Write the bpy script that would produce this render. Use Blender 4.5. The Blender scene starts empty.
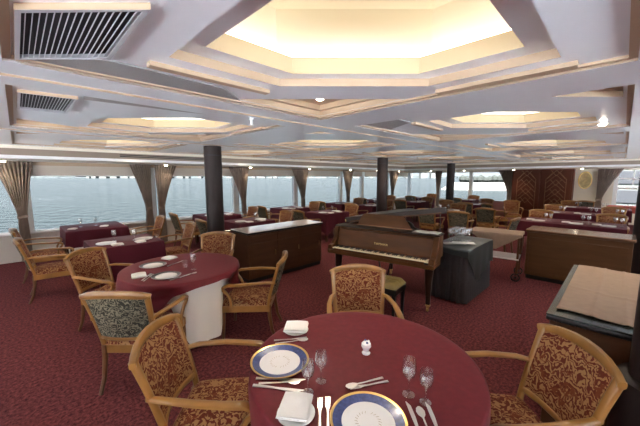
import bpy, math, random
from mathutils import Vector, Matrix
from mathutils.geometry import tessellate_polygon
random.seed(7)
sc = bpy.context.scene
COL = sc.collection
PI = math.pi
S2 = 2 ** .5
E_H = 1.75
R45 = PI / 4
def AB(a, b, z=0.0): return Vector(((a - b) / S2, (a + b) / S2, z))

# ------------------------------------------------------------------ materials
MATS = {}
def nt(name):
    m = bpy.data.materials.new(name); m.use_nodes = True
    n = m.node_tree.nodes; l = m.node_tree.links
    return m, n, l, n['Principled BSDF']
def setp(b, **k):
    for key, v in k.items():
        b.inputs[key.replace('_', ' ')].default_value = v
def mat(name, col, rough=.5, metal=0., spec=.5, coat=0., bump=0., bscale=60., var=0., vscale=8., sheen=0., stretch=None):
    m, n, l, b = nt(name)
    c = (col[0], col[1], col[2], 1)
    setp(b, Base_Color=c, Roughness=rough, Metallic=metal)
    b.inputs['Coat Weight'].default_value = coat
    b.inputs['Coat Roughness'].default_value = .08
    b.inputs['Sheen Weight'].default_value = sheen; b.inputs['Specular IOR Level'].default_value = spec
    tc = n.new('ShaderNodeTexCoord')
    mp = n.new('ShaderNodeMapping'); l.new(tc.outputs['Object'], mp.inputs[0])
    if stretch: mp.inputs['Scale'].default_value = stretch
    if var:
        t = n.new('ShaderNodeTexNoise'); t.inputs['Scale'].default_value = vscale; t.inputs['Detail'].default_value = 5
        l.new(mp.outputs[0], t.inputs['Vector'])
        r = n.new('ShaderNodeValToRGB')
        r.color_ramp.elements[0].position = .3; r.color_ramp.elements[1].position = .7
        r.color_ramp.elements[0].color = tuple(max(0, x * (1 - var)) for x in col) + (1,)
        r.color_ramp.elements[1].color = tuple(min(1, x * (1 + var)) for x in col) + (1,)
        l.new(t.outputs['Fac'], r.inputs[0]); l.new(r.outputs[0], b.inputs['Base Color'])
    if bump:
        t2 = n.new('ShaderNodeTexNoise'); t2.inputs['Scale'].default_value = bscale; t2.inputs['Detail'].default_value = 3
        l.new(mp.outputs[0], t2.inputs['Vector'])
        bp = n.new('ShaderNodeBump'); bp.inputs['Strength'].default_value = bump; bp.inputs['Distance'].default_value = .01
        l.new(t2.outputs['Fac'], bp.inputs['Height']); l.new(bp.outputs[0], b.inputs['Normal'])
    MATS[name] = m
    return m
def damask(name, c1, c2, c3, scale=9.):
    m, n, l, b = nt(name)
    tc = n.new('ShaderNodeTexCoord')
    d = n.new('ShaderNodeTexNoise'); d.inputs['Scale'].default_value = scale * .9; d.inputs['Detail'].default_value = 2
    l.new(tc.outputs['Object'], d.inputs['Vector'])
    mx = n.new('ShaderNodeMix'); mx.data_type = 'VECTOR'; mx.inputs['Factor'].default_value = .16
    l.new(tc.outputs['Object'], mx.inputs[4]); l.new(d.outputs['Color'], mx.inputs[5])
    v = n.new('ShaderNodeTexWave'); v.wave_type = 'RINGS'; v.rings_direction = 'SPHERICAL'; v.inputs['Scale'].default_value = scale * .8; v.inputs['Distortion'].default_value = 11; v.inputs['Detail'].default_value = 2.5; v.inputs['Detail Scale'].default_value = 1.6
    l.new(mx.outputs[1], v.inputs['Vector'])
    w = n.new('ShaderNodeTexNoise'); w.inputs['Scale'].default_value = scale * 1.3; w.inputs['Detail'].default_value = 4
    l.new(mx.outputs[1], w.inputs['Vector'])
    r = n.new('ShaderNodeValToRGB'); e = r.color_ramp.elements
    e[0].position = .40; e[0].color = c1 + (1,); e[1].position = .60; e[1].color = c2 + (1,)
    l.new(v.outputs['Fac'], r.inputs[0])
    r2 = n.new('ShaderNodeValToRGB'); r2.color_ramp.elements[0].position = .58; r2.color_ramp.elements[1].position = .62
    l.new(w.outputs['Fac'], r2.inputs[0])
    m3 = n.new('ShaderNodeMix'); m3.data_type = 'RGBA'
    l.new(r2.outputs[0], m3.inputs['Factor']); l.new(r.outputs[0], m3.inputs[6]); m3.inputs[7].default_value = c3 + (1,)
    l.new(m3.outputs[2], b.inputs['Base Color'])
    setp(b, Roughness=.8); b.inputs['Specular IOR Level'].default_value = .2
    MATS[name] = m
    return m
def emis(name, col, s):
    m, n, l, b = nt(name)
    setp(b, Base_Color=(0.8, 0.8, 0.8, 1)); b.inputs['Emission Color'].default_value = col + (1,); b.inputs['Emission Strength'].default_value = s
    MATS[name] = m
    return m

CARPET = None
def make_carpet():
    m, n, l, b = nt('carpet')
    tc = n.new('ShaderNodeTexCoord')
    t = n.new('ShaderNodeTexNoise'); t.inputs['Scale'].default_value = 38; t.inputs['Detail'].default_value = 6; t.inputs['Roughness'].default_value = .7
    l.new(tc.outputs['Object'], t.inputs['Vector'])
    r = n.new('ShaderNodeValToRGB'); e = r.color_ramp.elements
    e[0].position = .36; e[0].color = (.052, .012, .017, 1); e[1].position = .66; e[1].color = (.235, .062, .060, 1)
    l.new(t.outputs['Fac'], r.inputs[0]); l.new(r.outputs[0], b.inputs['Base Color'])
    bp = n.new('ShaderNodeBump'); bp.inputs['Strength'].default_value = .6; bp.inputs['Distance'].default_value = .02
    t2 = n.new('ShaderNodeTexNoise'); t2.inputs['Scale'].default_value = 160
    l.new(tc.outputs['Object'], t2.inputs['Vector']); l.new(t2.outputs['Fac'], bp.inputs['Height']); l.new(bp.outputs[0], b.inputs['Normal'])
    setp(b, Roughness=.95); b.inputs['Specular IOR Level'].default_value = .1
    return m
CARPET = make_carpet()
CEIL = mat('ceiling_paint', (.80, .835, .90), .3, coat=.5, var=.04, vscale=1.2)
MOULD = mat('cream_moulding', (.47, .35, .24), .45)
CREAM = mat('cream_wall', (.82, .76, .64), .6)
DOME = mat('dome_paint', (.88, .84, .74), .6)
WALLM = mat('wall_paint', (.72, .68, .60), .6, var=.03, vscale=2)
WHITEF = mat('white_frame', (.85, .87, .86), .35)
GREYP = mat('perforated_grey', (.30, .30, .30), .6, bump=.4, bscale=200)
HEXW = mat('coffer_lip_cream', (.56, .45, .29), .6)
DARK = mat('dark_void', (.012, .014, .02), .7)
SLAT = mat('slat_metal', (.50, .52, .56), .45, metal=.2)
PILLAR = mat('pillar_bronze', (.028, .019, .018), .40, coat=0, spec=.16, var=.1, vscale=3)
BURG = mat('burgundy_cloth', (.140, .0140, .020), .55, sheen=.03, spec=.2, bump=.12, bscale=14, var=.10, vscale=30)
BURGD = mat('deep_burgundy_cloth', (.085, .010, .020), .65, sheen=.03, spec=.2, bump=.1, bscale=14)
WCLOTH = mat('white_cloth', (.80, .76, .68), .75, bump=.1, bscale=12)
NAPKIN = mat('napkin_cloth', (.86, .84, .80), .7, bump=.25, bscale=30)
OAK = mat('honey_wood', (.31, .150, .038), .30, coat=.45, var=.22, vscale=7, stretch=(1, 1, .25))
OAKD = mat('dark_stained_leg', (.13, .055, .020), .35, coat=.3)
BROWN = mat('sideboard_wood', (.090, .038, .017), .45, coat=0, spec=.2, var=.18, vscale=5, stretch=(.4, .4, 3))
SBW = mat('honey_sideboard_wood', (.088, .038, .014), .45, coat=0, spec=.2, var=.15, vscale=5, stretch=(.4, .4, 3))
WALNUT = mat('piano_walnut', (.095, .036, .011), .33, coat=0, spec=.14, var=.22, vscale=4, stretch=(.6, .6, 3))
BLACKG = mat('black_gloss', (.012, .012, .012), .3, spec=.35)
MARBLE = mat('dark_marble', (.028, .038, .035), .16, spec=.5, var=.5, vscale=9)
SHEENTOP = mat('pale_sheen_top', (.78, .70, .69), .16, coat=.8, var=.06, vscale=6)  # pale base colour stands for window reflection on the sideboard; trolley shelf shares it
BROWNTOP = mat('polished_brown_top', (.30, .18, .115), .2, coat=.5, var=.1, vscale=6)
RUNNER = mat('beige_runner', (.30, .20, .135), .75, bump=.35, bscale=5, var=.06, vscale=20)
IVORY = mat('ivory', (.95, .84, .60), .25)
GOLD = mat('gold', (.75, .52, .20), .3, metal=.9)
BRASS = mat('brass_pattern', (.27, .15, .07), .4, metal=.5)
RIMD = mat('dark_plate_rim', (.07, .08, .09), .3, var=.5, vscale=60)
OLIVE = mat('olive_leather', (.17, .12, .030), .45, bump=.3, bscale=8)
GREYCL = mat('grey_green_cloth', (.034, .042, .042), .36, spec=.6, bump=.2, bscale=6)
SKIRT = mat('dark_grey_skirt', (.030, .026, .028), .8)
SILVER = mat('silver', (.82, .80, .77), .32, metal=1.)
CHINA = mat('white_china', (.88, .86, .83), .15, coat=.4)
BLUE = mat('cobalt_rim', (.045, .07, .21), .3, coat=.4, var=.35, vscale=60)
CURT = mat('curtain_fabric', (.215, .16, .125), .8, sheen=.2, var=.28, vscale=14, stretch=(1, 1, .35))
BLINDM = mat('blind_fabric', (.58, .52, .45), .8)
DOORW = mat('door_wood', (.085, .023, .012), .5, coat=0, spec=.2, var=.15, vscale=4, stretch=(1, 1, .3))
PAPER = mat('menu_paper', (.72, .74, .70), .6)
REDF = mat('red_cloth', (.42, .06, .04), .6)
ROSE = mat('rose_upholstery', (.48, .24, .22), .7)
DAMR = damask('red_gold_damask', (.110, .020, .010), (.31, .165, .070), (.150, .036, .014), 15)
DAMG = damask('grey_green_damask', (.036, .036, .026), (.23, .215, .15), (.050, .050, .038), 15)
EBONY = mat('dark_walnut', (.026, .012, .007), .4, spec=.3)
LAMP = emis('downlight_lens', (1, .88, .66), 30)
COVE = emis('cove_lamp', (1, .90, .72), 4.6)
def make_glass(name, tint, gl=.12, PW=4.0, edge=.8):
    m, n, l, b = nt(name)
    n.remove(b)
    out = n['Material Output']
    t = n.new('ShaderNodeBsdfTransparent'); t.inputs[0].default_value = tint + (1,)
    g = n.new('ShaderNodeBsdfGlossy'); g.inputs['Roughness'].default_value = .03
    f = n.new('ShaderNodeLayerWeight'); f.inputs['Blend'].default_value = .5
    pw = n.new('ShaderNodeMath'); pw.operation = 'POWER'; pw.inputs[1].default_value = PW; l.new(f.outputs['Facing'], pw.inputs[0])
    ad = n.new('ShaderNodeMath'); ad.operation = 'MULTIPLY_ADD'; ad.inputs[1].default_value = edge; ad.inputs[2].default_value = gl; ad.use_clamp = True
    l.new(pw.outputs[0], ad.inputs[0])
    x = n.new('ShaderNodeMixShader'); l.new(ad.outputs[0], x.inputs[0]); l.new(t.outputs[0], x.inputs[1]); l.new(g.outputs[0], x.inputs[2])
    l.new(x.outputs[0], out.inputs[0])
    return m
GLASS = make_glass('drinking_glass', (.985, .99, .99), .15, 3.0)
PANE = make_glass('window_glass', (.97, .985, .98), 0.003, 6.0, .25)

# ------------------------------------------------------------------ mesh helper
class MB:
    def __init__(s): s.v = []; s.f = []; s.mi = []
    def add(s, vs, fs, m=0):
        o = len(s.v); s.v += [tuple(x) for x in vs]
        for f in fs: s.f.append(tuple(i + o for i in f)); s.mi.append(m)
        return s
    def box(s, x0, x1, y0, y1, z0, z1, m=0):
        vs = [(x, y, z) for z in (z0, z1) for y in (y0, y1) for x in (x0, x1)]
        return s.add(vs, [(0, 2, 3, 1), (4, 5, 7, 6), (0, 1, 5, 4), (2, 6, 7, 3), (0, 4, 6, 2), (1, 3, 7, 5)], m)
    def prism(s, poly, z0, z1, m=0):
        n = len(poly)
        vs = [(p[0], p[1], z0) for p in poly] + [(p[0], p[1], z1) for p in poly]
        fs = [tuple(range(n - 1, -1, -1)), tuple(range(n, 2 * n))] + [(i, (i + 1) % n, n + (i + 1) % n, n + i) for i in range(n)]
        return s.add(vs, fs, m)
    def lathe(s, prof, n=20, c=(0, 0, 0), m=0, cap=True):
        vs = []; fs = []
        for r, z in prof:
            for i in range(n):
                t = 2 * PI * i / n; vs.append((c[0] + r * math.cos(t), c[1] + r * math.sin(t), c[2] + z))
        for k in range(len(prof) - 1):
            for i in range(n):
                j = (i + 1) % n
                fs.append((k * n + i, k * n + j, (k + 1) * n + j, (k + 1) * n + i))
        if cap and prof[0][0] > 1e-4: fs.append(tuple(range(n - 1, -1, -1)))
        if cap and prof[-1][0] > 1e-4: fs.append(tuple((len(prof) - 1) * n + i for i in range(n)))
        return s.add(vs, fs, m)
    def sweep(s, pts, ws, hs, side=None, n=8, m=0):
        """rounded section along a path; ws across 'side', hs along the other axis"""
        pts = [Vector(p) for p in pts]; N = len(pts)
        if not hasattr(ws, '__len__'): ws = [ws] * N
        if not hasattr(hs, '__len__'): hs = [hs] * N
        vs = []; fs = []
        for k, p in enumerate(pts):
            d = (pts[min(k + 1, N - 1)] - pts[max(k - 1, 0)]).normalized()
            a = Vector(side) if side is not None else (Vector((0, 0, 1)) if abs(d.z) < .9 else Vector((1, 0, 0)))
            a = (a - d * a.dot(d)).normalized(); b = d.cross(a)
            for i in range(n):
                t = 2 * PI * (i + .5) / n
                ct, st = math.cos(t), math.sin(t)
                e = .6
                cx = math.copysign(abs(ct) ** e, ct); cy = math.copysign(abs(st) ** e, st)
                vs.append(p + a * (cx * ws[k] / 2) + b * (cy * hs[k] / 2))
        for k in range(N - 1):
            for i in range(n):
                j = (i + 1) % n
                fs.append((k * n + i, k * n + j, (k + 1) * n + j, (k + 1) * n + i))
        fs.append(tuple(range(n - 1, -1, -1))); fs.append(tuple((N - 1) * n + i for i in range(n)))
        return s.add(vs, fs, m)
    def grid(s, fn, nu, nv, m=0, closed=False):
        vs = [fn(i / nu, j / nv) for j in range(nv + 1) for i in range(nu + (0 if closed else 1))]
        w = nu if closed else nu + 1
        fs = []
        for j in range(nv):
            for i in range(nu):
                i2 = (i + 1) % w
                fs.append((j * w + i, j * w + i2, (j + 1) * w + i2, (j + 1) * w + i))
        return s.add(vs, fs, m)
    def xf(s, M):
        s.v = [tuple(M @ Vector(p)) for p in s.v]; return s
    def build(s, name, mats, parent=None, smooth=False, bevel=0, loc=None, rz=0, angle=.6):
        me = bpy.data.meshes.new(name); me.from_pydata(s.v, [], s.f)
        if not isinstance(mats, (list, tuple)): mats = [mats]
        for q in mats: me.materials.append(q)
        if len(mats) > 1: me.polygons.foreach_set('material_index', s.mi)
        me.update()
        import bmesh
        bm = bmesh.new(); bm.from_mesh(me); bmesh.ops.recalc_face_normals(bm, faces=bm.faces)
        if smooth:
            for f in bm.faces: f.smooth = True
            for ed in bm.edges:
                if len(ed.link_faces) == 2 and ed.calc_face_angle(0) > angle: ed.smooth = False
        bm.to_mesh(me); bm.free()
        o = bpy.data.objects.new(name, me); COL.objects.link(o)
        if parent is not None: o.parent = parent
        if loc is not None: o.location = loc
        o.rotation_euler = (0, 0, rz)
        if bevel:
            b = o.modifiers.new('bevel', 'BEVEL'); b.width = bevel; b.segments = 2; b.limit_method = 'ANGLE'; b.angle_limit = .7
        return o
def tag(o, label=None, cat=None, group=None, kind=None):
    if label: o['label'] = label
    if cat: o['category'] = cat
    if group: o['group'] = group
    if kind: o['kind'] = kind
    return o
def empty(name, loc=(0, 0, 0), rz=0):
    o = bpy.data.objects.new(name, None); COL.objects.link(o); o.location = loc; o.rotation_euler = (0, 0, rz); o.empty_display_size = .1
    return o
def kids(o): return [c for c in ALLKIDS.get(o.name, [])]
ALLKIDS = {}
def index_kids():
    ALLKIDS.clear()
    for o in COL.objects:
        if o.parent: ALLKIDS.setdefault(o.parent.name, []).append(o)
def dup_tree(o, parent=None):
    c = o.copy(); COL.objects.link(c)
    if parent is not None: c.parent = parent
    for ch in [x for x in o.children]: dup_tree(ch, c)
    return c
def struct(o, label=None): o['kind'] = 'structure'; return o

ZB = 2.27; P = 2.515; IN = 2.02; BW = P - IN
WB = 8.75; FB = 7.14; EA = 15.9; FE = 12.62; SOF = 2.065; SILL = .61; WTOP = 2.01
NEG = -5.03; NEGB = -5.03; SUN_E = 85

# ------------------------------------------------------------------ shell (built in room coordinates, turned 45 degrees)
def room(mb, name, mats, **k): return struct(mb.build(name, mats, rz=R45, **k))
room(MB().box(NEG - .3, EA + .3, NEGB - .3, WB + .3, -.12, 0), 'floor', CARPET)
# window wall
wl = MB().box(NEG, EA, WB, WB + .15, 0, SILL - .04); wl.box(NEG, EA, WB, WB + .15, WTOP, 2.9)
room(wl, 'wall_window_side', WALLM)
MU = [NEG + .1, -2.4, .1, 2.5, 4.95, 7.45, 10.05, 11.6, 13.75, EA]
nwin = 0
for i in range(len(MU) - 1):
    nwin += 1
    f = MB()
    f.box(MU[i] - .09, MU[i] + .09, WB - .015, WB + .12, SILL - .03, WTOP)
    f.box(MU[i] + .09, MU[i + 1] - .09, WB - .015, WB + .12, SILL - .03, SILL + .02)
    f.box(MU[i] + .09, MU[i + 1] - .09, WB - .015, WB + .12, WTOP - .04, WTOP)
    w = room(f, 'window_%d' % nwin, WHITEF, bevel=.006)
    MB().box(MU[i] + .09, MU[i + 1] - .09, WB + .05, WB + .056, SILL + .02, WTOP - .04).build('window_pane', PANE, w)
room(MB().box(NEG, EA, WB - .10, WB, SILL - .04, SILL), 'trim_1', WHITEF, bevel=.008)
# end wall
EM = [8.7, 6.96, 5.35, 3.85]
we = MB()
we.box(EA, EA + .15, 3.75, WB, 0, SILL - .04); we.box(EA, EA + .15, 3.75, WB, WTOP, 2.9)
we.box(EA, EA + .15, .25, 3.75, 0, 2.9)
we.box(EA, EA + .15, NEGB, .25, 0, SILL - .04); we.box(EA, EA + .15, NEGB, .25, WTOP, 2.9)
room(we, 'wall_far_end', CREAM)
for i in range(3):
    nwin += 1
    f = MB(); f.box(EA - .015, EA + .12, EM[i] - .08, EM[i] + .08, SILL - .03, WTOP)
    f.box(EA - .015, EA + .12, EM[i + 1], EM[i] - .08, SILL - .03, SILL + .02)
    f.box(EA - .015, EA + .12, EM[i + 1], EM[i] - .08, WTOP - .04, WTOP)
    w = room(f, 'window_%d' % nwin, WHITEF)
    MB().box(EA + .05, EA + .056, EM[i + 1], EM[i] - .08, SILL + .02, WTOP - .04).build('window_pane', PANE, w)
nwin += 1
f = MB()
for b0 in (.2, -1.4, -3.2, NEGB + .08): f.box(EA - .015, EA + .12, b0 - .06, b0 + .06, SILL - .03, WTOP)
f.box(EA, EA + .1, NEGB, .2, 1.30, 1.36); f.box(EA, EA + .1, NEGB, .2, SILL - .03, SILL + .03)
for b0 in (-.25, -.6, -.95): f.box(EA + .02, EA + .06, b0 - .02, b0 + .02, 1.36, WTOP)
f.box(EA + .02, EA + .06, -1.4, .2, 1.66, 1.70)
w = room(f, 'window_%d' % nwin, WHITEF)
MB().box(EA + .05, EA + .056, NEGB, .2, SILL + .02, WTOP).build('window_pane', PANE, w)
room(MB().box(EA - .08, EA, 3.75, WB, SILL - .04, SILL), 'trim_2', WHITEF)
# unseen walls behind and right of the camera, tall openings shaped to let light in
wr = MB().box(NEG, EA, NEGB - .15, NEGB, 0, .25); wr.box(NEG, EA, NEGB - .15, NEGB, WTOP, 2.9)
for a0 in MU: wr.box(a0 - .12, a0 + .12, NEGB - .15, NEGB, .25, WTOP)
room(wr, 'wall_right', WALLM)
wn = MB().box(NEG - .15, NEG, NEGB, WB, 0, .25); wn.box(NEG - .15, NEG, NEGB, WB, WTOP, 2.9)
for b0 in (-5.0, -2.5, 0, 2.5, 5.0, 7.5, 8.7): wn.box(NEG - .15, NEG, b0 - .1, b0 + .1, .25, WTOP)
room(wn, 'wall_behind', WALLM)
# roof slab, overhang on the unseen sides added to keep direct sun out
room(MB().box(NEG - 1.3, EA + .3, NEGB - 1.3, WB + .3, 2.9, 3.0), 'ceiling_deck', CEIL)
BOUNCE_DECK = mat('bounce_deck_paint', (.73, .79, .86), .7)  # unseen outer deck, added to bounce sunlight up onto the ceiling
room(MB().box(NEG - 12, EA + 6, NEGB - 12, NEGB - .3, -.12, -.02).box(NEG - 12, NEG - .3, NEGB - .3, WB + .3, -.12, -.02), 'floor_bounce_deck', BOUNCE_DECK)
SU = bpy.data.lights.new('sun', 'SUN'); SU.energy = SUN_E; SU.angle = .02; SU.color = (1, .97, .93)
so_ = bpy.data.objects.new('sun', SU); COL.objects.link(so_)
sd = Vector((-.25, -1, 1.45)).normalized(); so_.rotation_euler = sd.to_track_quat('Z', 'Y').to_euler()

# ------------------------------------------------------------------ coffered ceiling
def hexa(c, h): return [(c[0] - h, c[1]), (c[0], c[1] - h), (c[0] + h, c[1] - h), (c[0] + h, c[1]), (c[0], c[1] + h), (c[0] - h, c[1] + h)]
HC = (1.175, .885)
def plane_holes(mb, outer, holes, z, m=0):
    loops = [[Vector((p[0], p[1], 0)) for p in outer]] + [[Vector((p[0], p[1], 0)) for p in reversed(h)] for h in holes]
    allp = [p for lp in loops for p in lp]
    tr = tessellate_polygon(loops)
    mb.add([(p.x, p.y, z) for p in allp], [tuple(t) for t in tr], m)
def ring(mb, p0, z0, p1, z1, m=0):
    n = len(p0)
    mb.add([(p[0], p[1], z0) for p in p0] + [(p[0], p[1], z1) for p in p1], [(i, (i + 1) % n, n + (i + 1) % n, n + i) for i in range(n)], m)
def sq(o): return [(o, o), (IN - o, o), (IN - o, IN - o), (o, IN - o)]
Z1 = ZB + .025; Z2 = Z1 + .045; Z3 = Z2; ZO = Z3 + .09
def tri(cx, cy, s, d, inset):
    # corner recess; s = leg length, d = +1 far corner, -1 near corner
    k = inset; q = s - k * (2 + S2)
    x = cx - d * k; y = cy - d * k
    return [(x, y), (x - d * q, y), (x, y - d * q)] if d > 0 else [(x, y), (x + q, y), (x, y + q)]
def make_cell(c=HC, near=True, left=False, half=.515):
    mb = MB()   # materials: 0 paint, 1 moulding, 2 cream
    ring(mb, sq(0), ZB, sq(0), ZB + .012, 1); ring(mb, sq(0), ZB + .012, sq(.03), ZB + .012, 1); ring(mb, sq(.03), ZB + .012, sq(.03), Z1, 1)
    T1, H = hexa(c, half + .12), hexa(c, half)
    tf = tri(IN - .04, IN - .04, .84, 1, 0); tn = tri(.05, .05, .42, -1, 0)
    holes = [T1, tf] + ([tn] if near else [])
    lt0 = [(.05, IN - .06), (.05, IN - .06 - .42), (.05 + .80, IN - .06)]
    if left: holes.append(lt0)
    plane_holes(mb, sq(.03), holes, Z1, 0)
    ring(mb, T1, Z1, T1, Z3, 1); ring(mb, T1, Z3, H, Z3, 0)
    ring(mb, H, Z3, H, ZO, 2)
    cs = [(tf, lambda k: tri(IN - .04, IN - .04, .84, 1, k))]
    if near: cs.append((tn, lambda k: tri(.05, .05, .42, -1, k)))
    if left: cs.append((lt0, lambda k: [(.05 + k, IN - .06 - k), (.05 + k, IN - .06 - .42 + 1.6 * k), (.85 - 3.2 * k, IN - .06 - k)]))
    for t0, f in cs:
        a, b = f(.0), f(.045)
        ring(mb, a, Z1, a, Z1 + .04, 1); ring(mb, a, Z1 + .04, b, Z1 + .04, 1); ring(mb, b, Z1 + .04, b, Z1 + .08, 1)
        mb.add([(p[0], p[1], Z1 + .08) for p in b], [(0, 1, 2)], 1)
    # hanging ridge mouldings along the two far sides of the tray
    e = half + .27
    x0, x1, y0, y1 = c[0] - e + .1, c[0] + e, c[1] - e + .1, c[1] + e
    mb.box(x0, c[0], y1 - .05, y1, Z1 - .022, Z1, 1); mb.box(min(x1, IN - .03) - .05, min(x1, IN - .03), y0, c[1], Z1 - .022, Z1, 1)
    return mb
CENTRE = {(0, 1): (1.22, 1.0), (1, 0): (.98, .82)}
HALF = {(1, 0): .47}
KS = range(-2, 5); LS = range(-2, 3)
cell0 = make_cell()
cell01 = make_cell(CENTRE[0, 1], False, True); cell10 = make_cell(CENTRE[1, 0], half=.47)
ceil = MB()
for k in KS:
    for l in LS:
        o = len(ceil.v)
        cc_ = {(0, 1): cell01, (1, 0): cell10}.get((k, l), cell0)
        ceil.v += [(x + k * P, y + l * P, z) for x, y, z in cc_.v]
        ceil.f += [tuple(i + o for i in f) for f in cc_.f]; ceil.mi += cc_.mi
A0, A1 = NEG - .1, KS[-1] * P + IN; B0, B1 = NEGB - .1, LS[-1] * P + IN
for k in KS:      # beams of constant a
    ceil.box(k * P - BW, k * P, B0, B1, ZB, ZB + .3, 0)
for l in LS:
    for k in KS: ceil.box(k * P, k * P + IN, l * P - BW, l * P, ZB, ZB + .3, 0)
ceil.box(A1, FE, B0, FB, ZB, ZB + .3, 0); ceil.box(A0, FE, B1, FB, ZB, ZB + .3, 0)
ce = room(ceil, 'ceiling', [CEIL, MOULD, HEXW])
gr = MB()     # thin tan groove lines between the panels of the beams
for l in (0, 1, 2): gr.box(-.1, FE, l * P - .262, l * P - .254, ZB - .006, ZB, 0)
for l in (0, 1, 2): gr.box(-.1, FE, l * P - .236, l * P - .230, ZB - .006, ZB, 0)
room(gr, 'trim_3', MOULD)
# soffits and fascias
so = MB().box(NEG, EA, FB, WB, SOF, SOF + .02); so.box(NEG, FE, FB, FB + .02, SOF, 2.4)
so.box(FE, EA, NEGB, FB, SOF + .001, SOF + .02); so.box(FE, FE + .02, NEGB, FB, SOF, 2.4)
room(so, 'ceiling_soffit', WALLM)
TAN = mat('fascia_tan', (.30, .235, .18), .5)
room(MB().box(NEG, FE, FB - .006, FB, SOF + .045, ZB - .05).box(FE - .006, FE, NEGB, FB, SOF + .045, ZB - .05), 'trim_8', TAN)
room(MB().box(NEG, FE, FB - .012, FB, SOF - .01, SOF + .045).box(FE - .012, FE, NEGB, FB, SOF - .01, SOF + .045), 'trim_4', WHITEF)
room(MB().box(NEG, FE, FB - .035, FB, ZB - .05, ZB).box(FE - .035, FE, NEGB, FB, ZB - .05, ZB), 'trim_5', CREAM)
room(MB().box(1.5, 3.2, FB - .016, FB, SOF + .085, SOF + .10).box(1.5, 3.2, FB - .016, FB, SOF + .115, SOF + .13), 'trim_6', DARK)
room(MB().box(NEG, EA, WB - .05, WB - .02, WTOP - .02, SOF), 'trim_7', MOULD)

# lit coffers: dome + cove lamp in every cell
def coffer_proto():
    r = empty('ceiling_light')
    d = MB(); H = hexa((0, 0), .515); L = hexa((0, 0), .66)
    ring(d, H, ZO, L, ZO); ring(d, L, ZO, L, 2.74)
    L2 = hexa((0, 0), .52); ring(d, L, 2.74, L2, 2.84); d.add([(p[0], p[1], 2.84) for p in L2], [tuple(range(6))])
    d.build('dome', DOME, r)
    c = MB(); a, b = hexa((0, 0), .57), hexa((0, 0), .60)
    ring(c, a, ZO + .005, a, ZO + .03); ring(c, a, ZO + .03, b, ZO + .03); ring(c, b, ZO + .03, b, ZO + .005)
    c.build('cove_lamp', COVE, r)
    return r
cp = coffer_proto(); first = True
POSN = {(0, 0): 'large lit hexagonal ceiling coffer nearest the camera, at the top of the picture',
        (0, 1): 'lit hexagonal ceiling coffer beyond the small slatted air vent at the left',
        (1, 0): 'lit hexagonal ceiling coffer behind the right arm of the nearest beam crossing',
        (1, 1): 'lit hexagonal ceiling coffer straight beyond the nearest beam crossing'}
for k in KS:
    for l in LS:
        o = cp if first else dup_tree(cp); first = False
        c_ = CENTRE.get((k, l), HC); o.location = AB(c_[0] + k * P, c_[1] + l * P); o.rotation_euler = (0, 0, R45)
        if (k, l) in HALF: o.scale = (HALF[k, l] / .515, HALF[k, l] / .515, 1)
        if (k, l) in POSN: lab = POSN[(k, l)]
        else:
            lab = 'lit ceiling coffer, %s row from the window soffit, %s' % (
                {2: 'first', 1: 'second', 0: 'third', -1: 'fourth', -2: 'fifth'}[l],
                {-2: 'two bays behind camera', -1: 'one bay behind camera', 0: 'nearest bay', 1: 'second bay', 2: 'third bay', 3: 'fourth bay', 4: 'fifth bay'}[k])
        tag(o, lab, 'ceiling light', 'lit hexagonal ceiling coffers')

# air vents
def vent(k, l, size, label, sk=1.0):
    a, b = k * P, l * P
    r = empty('air_vent', AB(a, b), R45)
    x0, x1, y0, y1 = size
    w = x1 - x0
    q = w * sk
    out = [(x0, y0 + q), (x1, y0), (x1, y1 - q), (x0, y1)]
    inn = [(x0 + .016, y0 + q + .012), (x1 - .016, y0 + .012 + .02 * sk), (x1 - .016, y1 - q - .012), (x0 + .016, y1 - .012 - .02 * sk)]
    f = MB(); ring(f, out, ZB + .004, inn, ZB + .004); ring(f, out, ZB + .004, out, Z1, 1); ring(f, inn, ZB + .004, inn, Z1 - .001)
    f.build('vent_frame', [SLAT, MOULD], r)
    MB().add([(p[0], p[1], Z1 - .002) for p in out], [(0, 1, 2, 3)]).build('vent_duct', DARK, r)
    n = 16
    for i in range(n):
        x = x0 + .018 + (w - .036) * (i + .5) / n
        t = (x - x0) / w
        ya = y0 + q * (1 - t) + .014; yb = y1 - q * t - .014
        s = MB().box(x - .0012, x + .0012, ya, yb, ZB + .006, ZB + .010); s.build('slat', SLAT, r)
    return tag(r, label, 'air vent')
vent(0, 0, (.04, .345, 1.10, 1.985), 'large slatted air vent in the ceiling at the upper left corner')
vent(0, 1, (.05, .345, .16, .86), 'small slatted air vent in the ceiling bay behind the large vent', sk=.15)
for (k, l, lab) in ((0, 0, 'long dark grey perforated ceiling panel beside the large slatted vent'), (0, 1, 'dark grey perforated ceiling panel beside the small slatted vent'),
                    (1, 0, 'dark grey perforated ceiling panel past the nearest beam crossing')):
    pg = {(0, 0): [(.37, 1.74), (.95, 1.78), (1.17, 1.965), (.06, 1.985), (.10, 1.93)], (0, 1): [(.38, .20), (.36, .05), (1.35, .05), (1.0, .13)], (1, 0): [(.08, 1.55), (.30, 1.55), (.55, 1.93), (.08, 1.93)]}[k, l]
    o = MB().prism(pg, Z1 - .008, Z1 - .001).build('perforated_panel', GREYP, loc=AB(k * P, l * P), rz=R45)
    tag(o, lab, 'ceiling panel')
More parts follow.
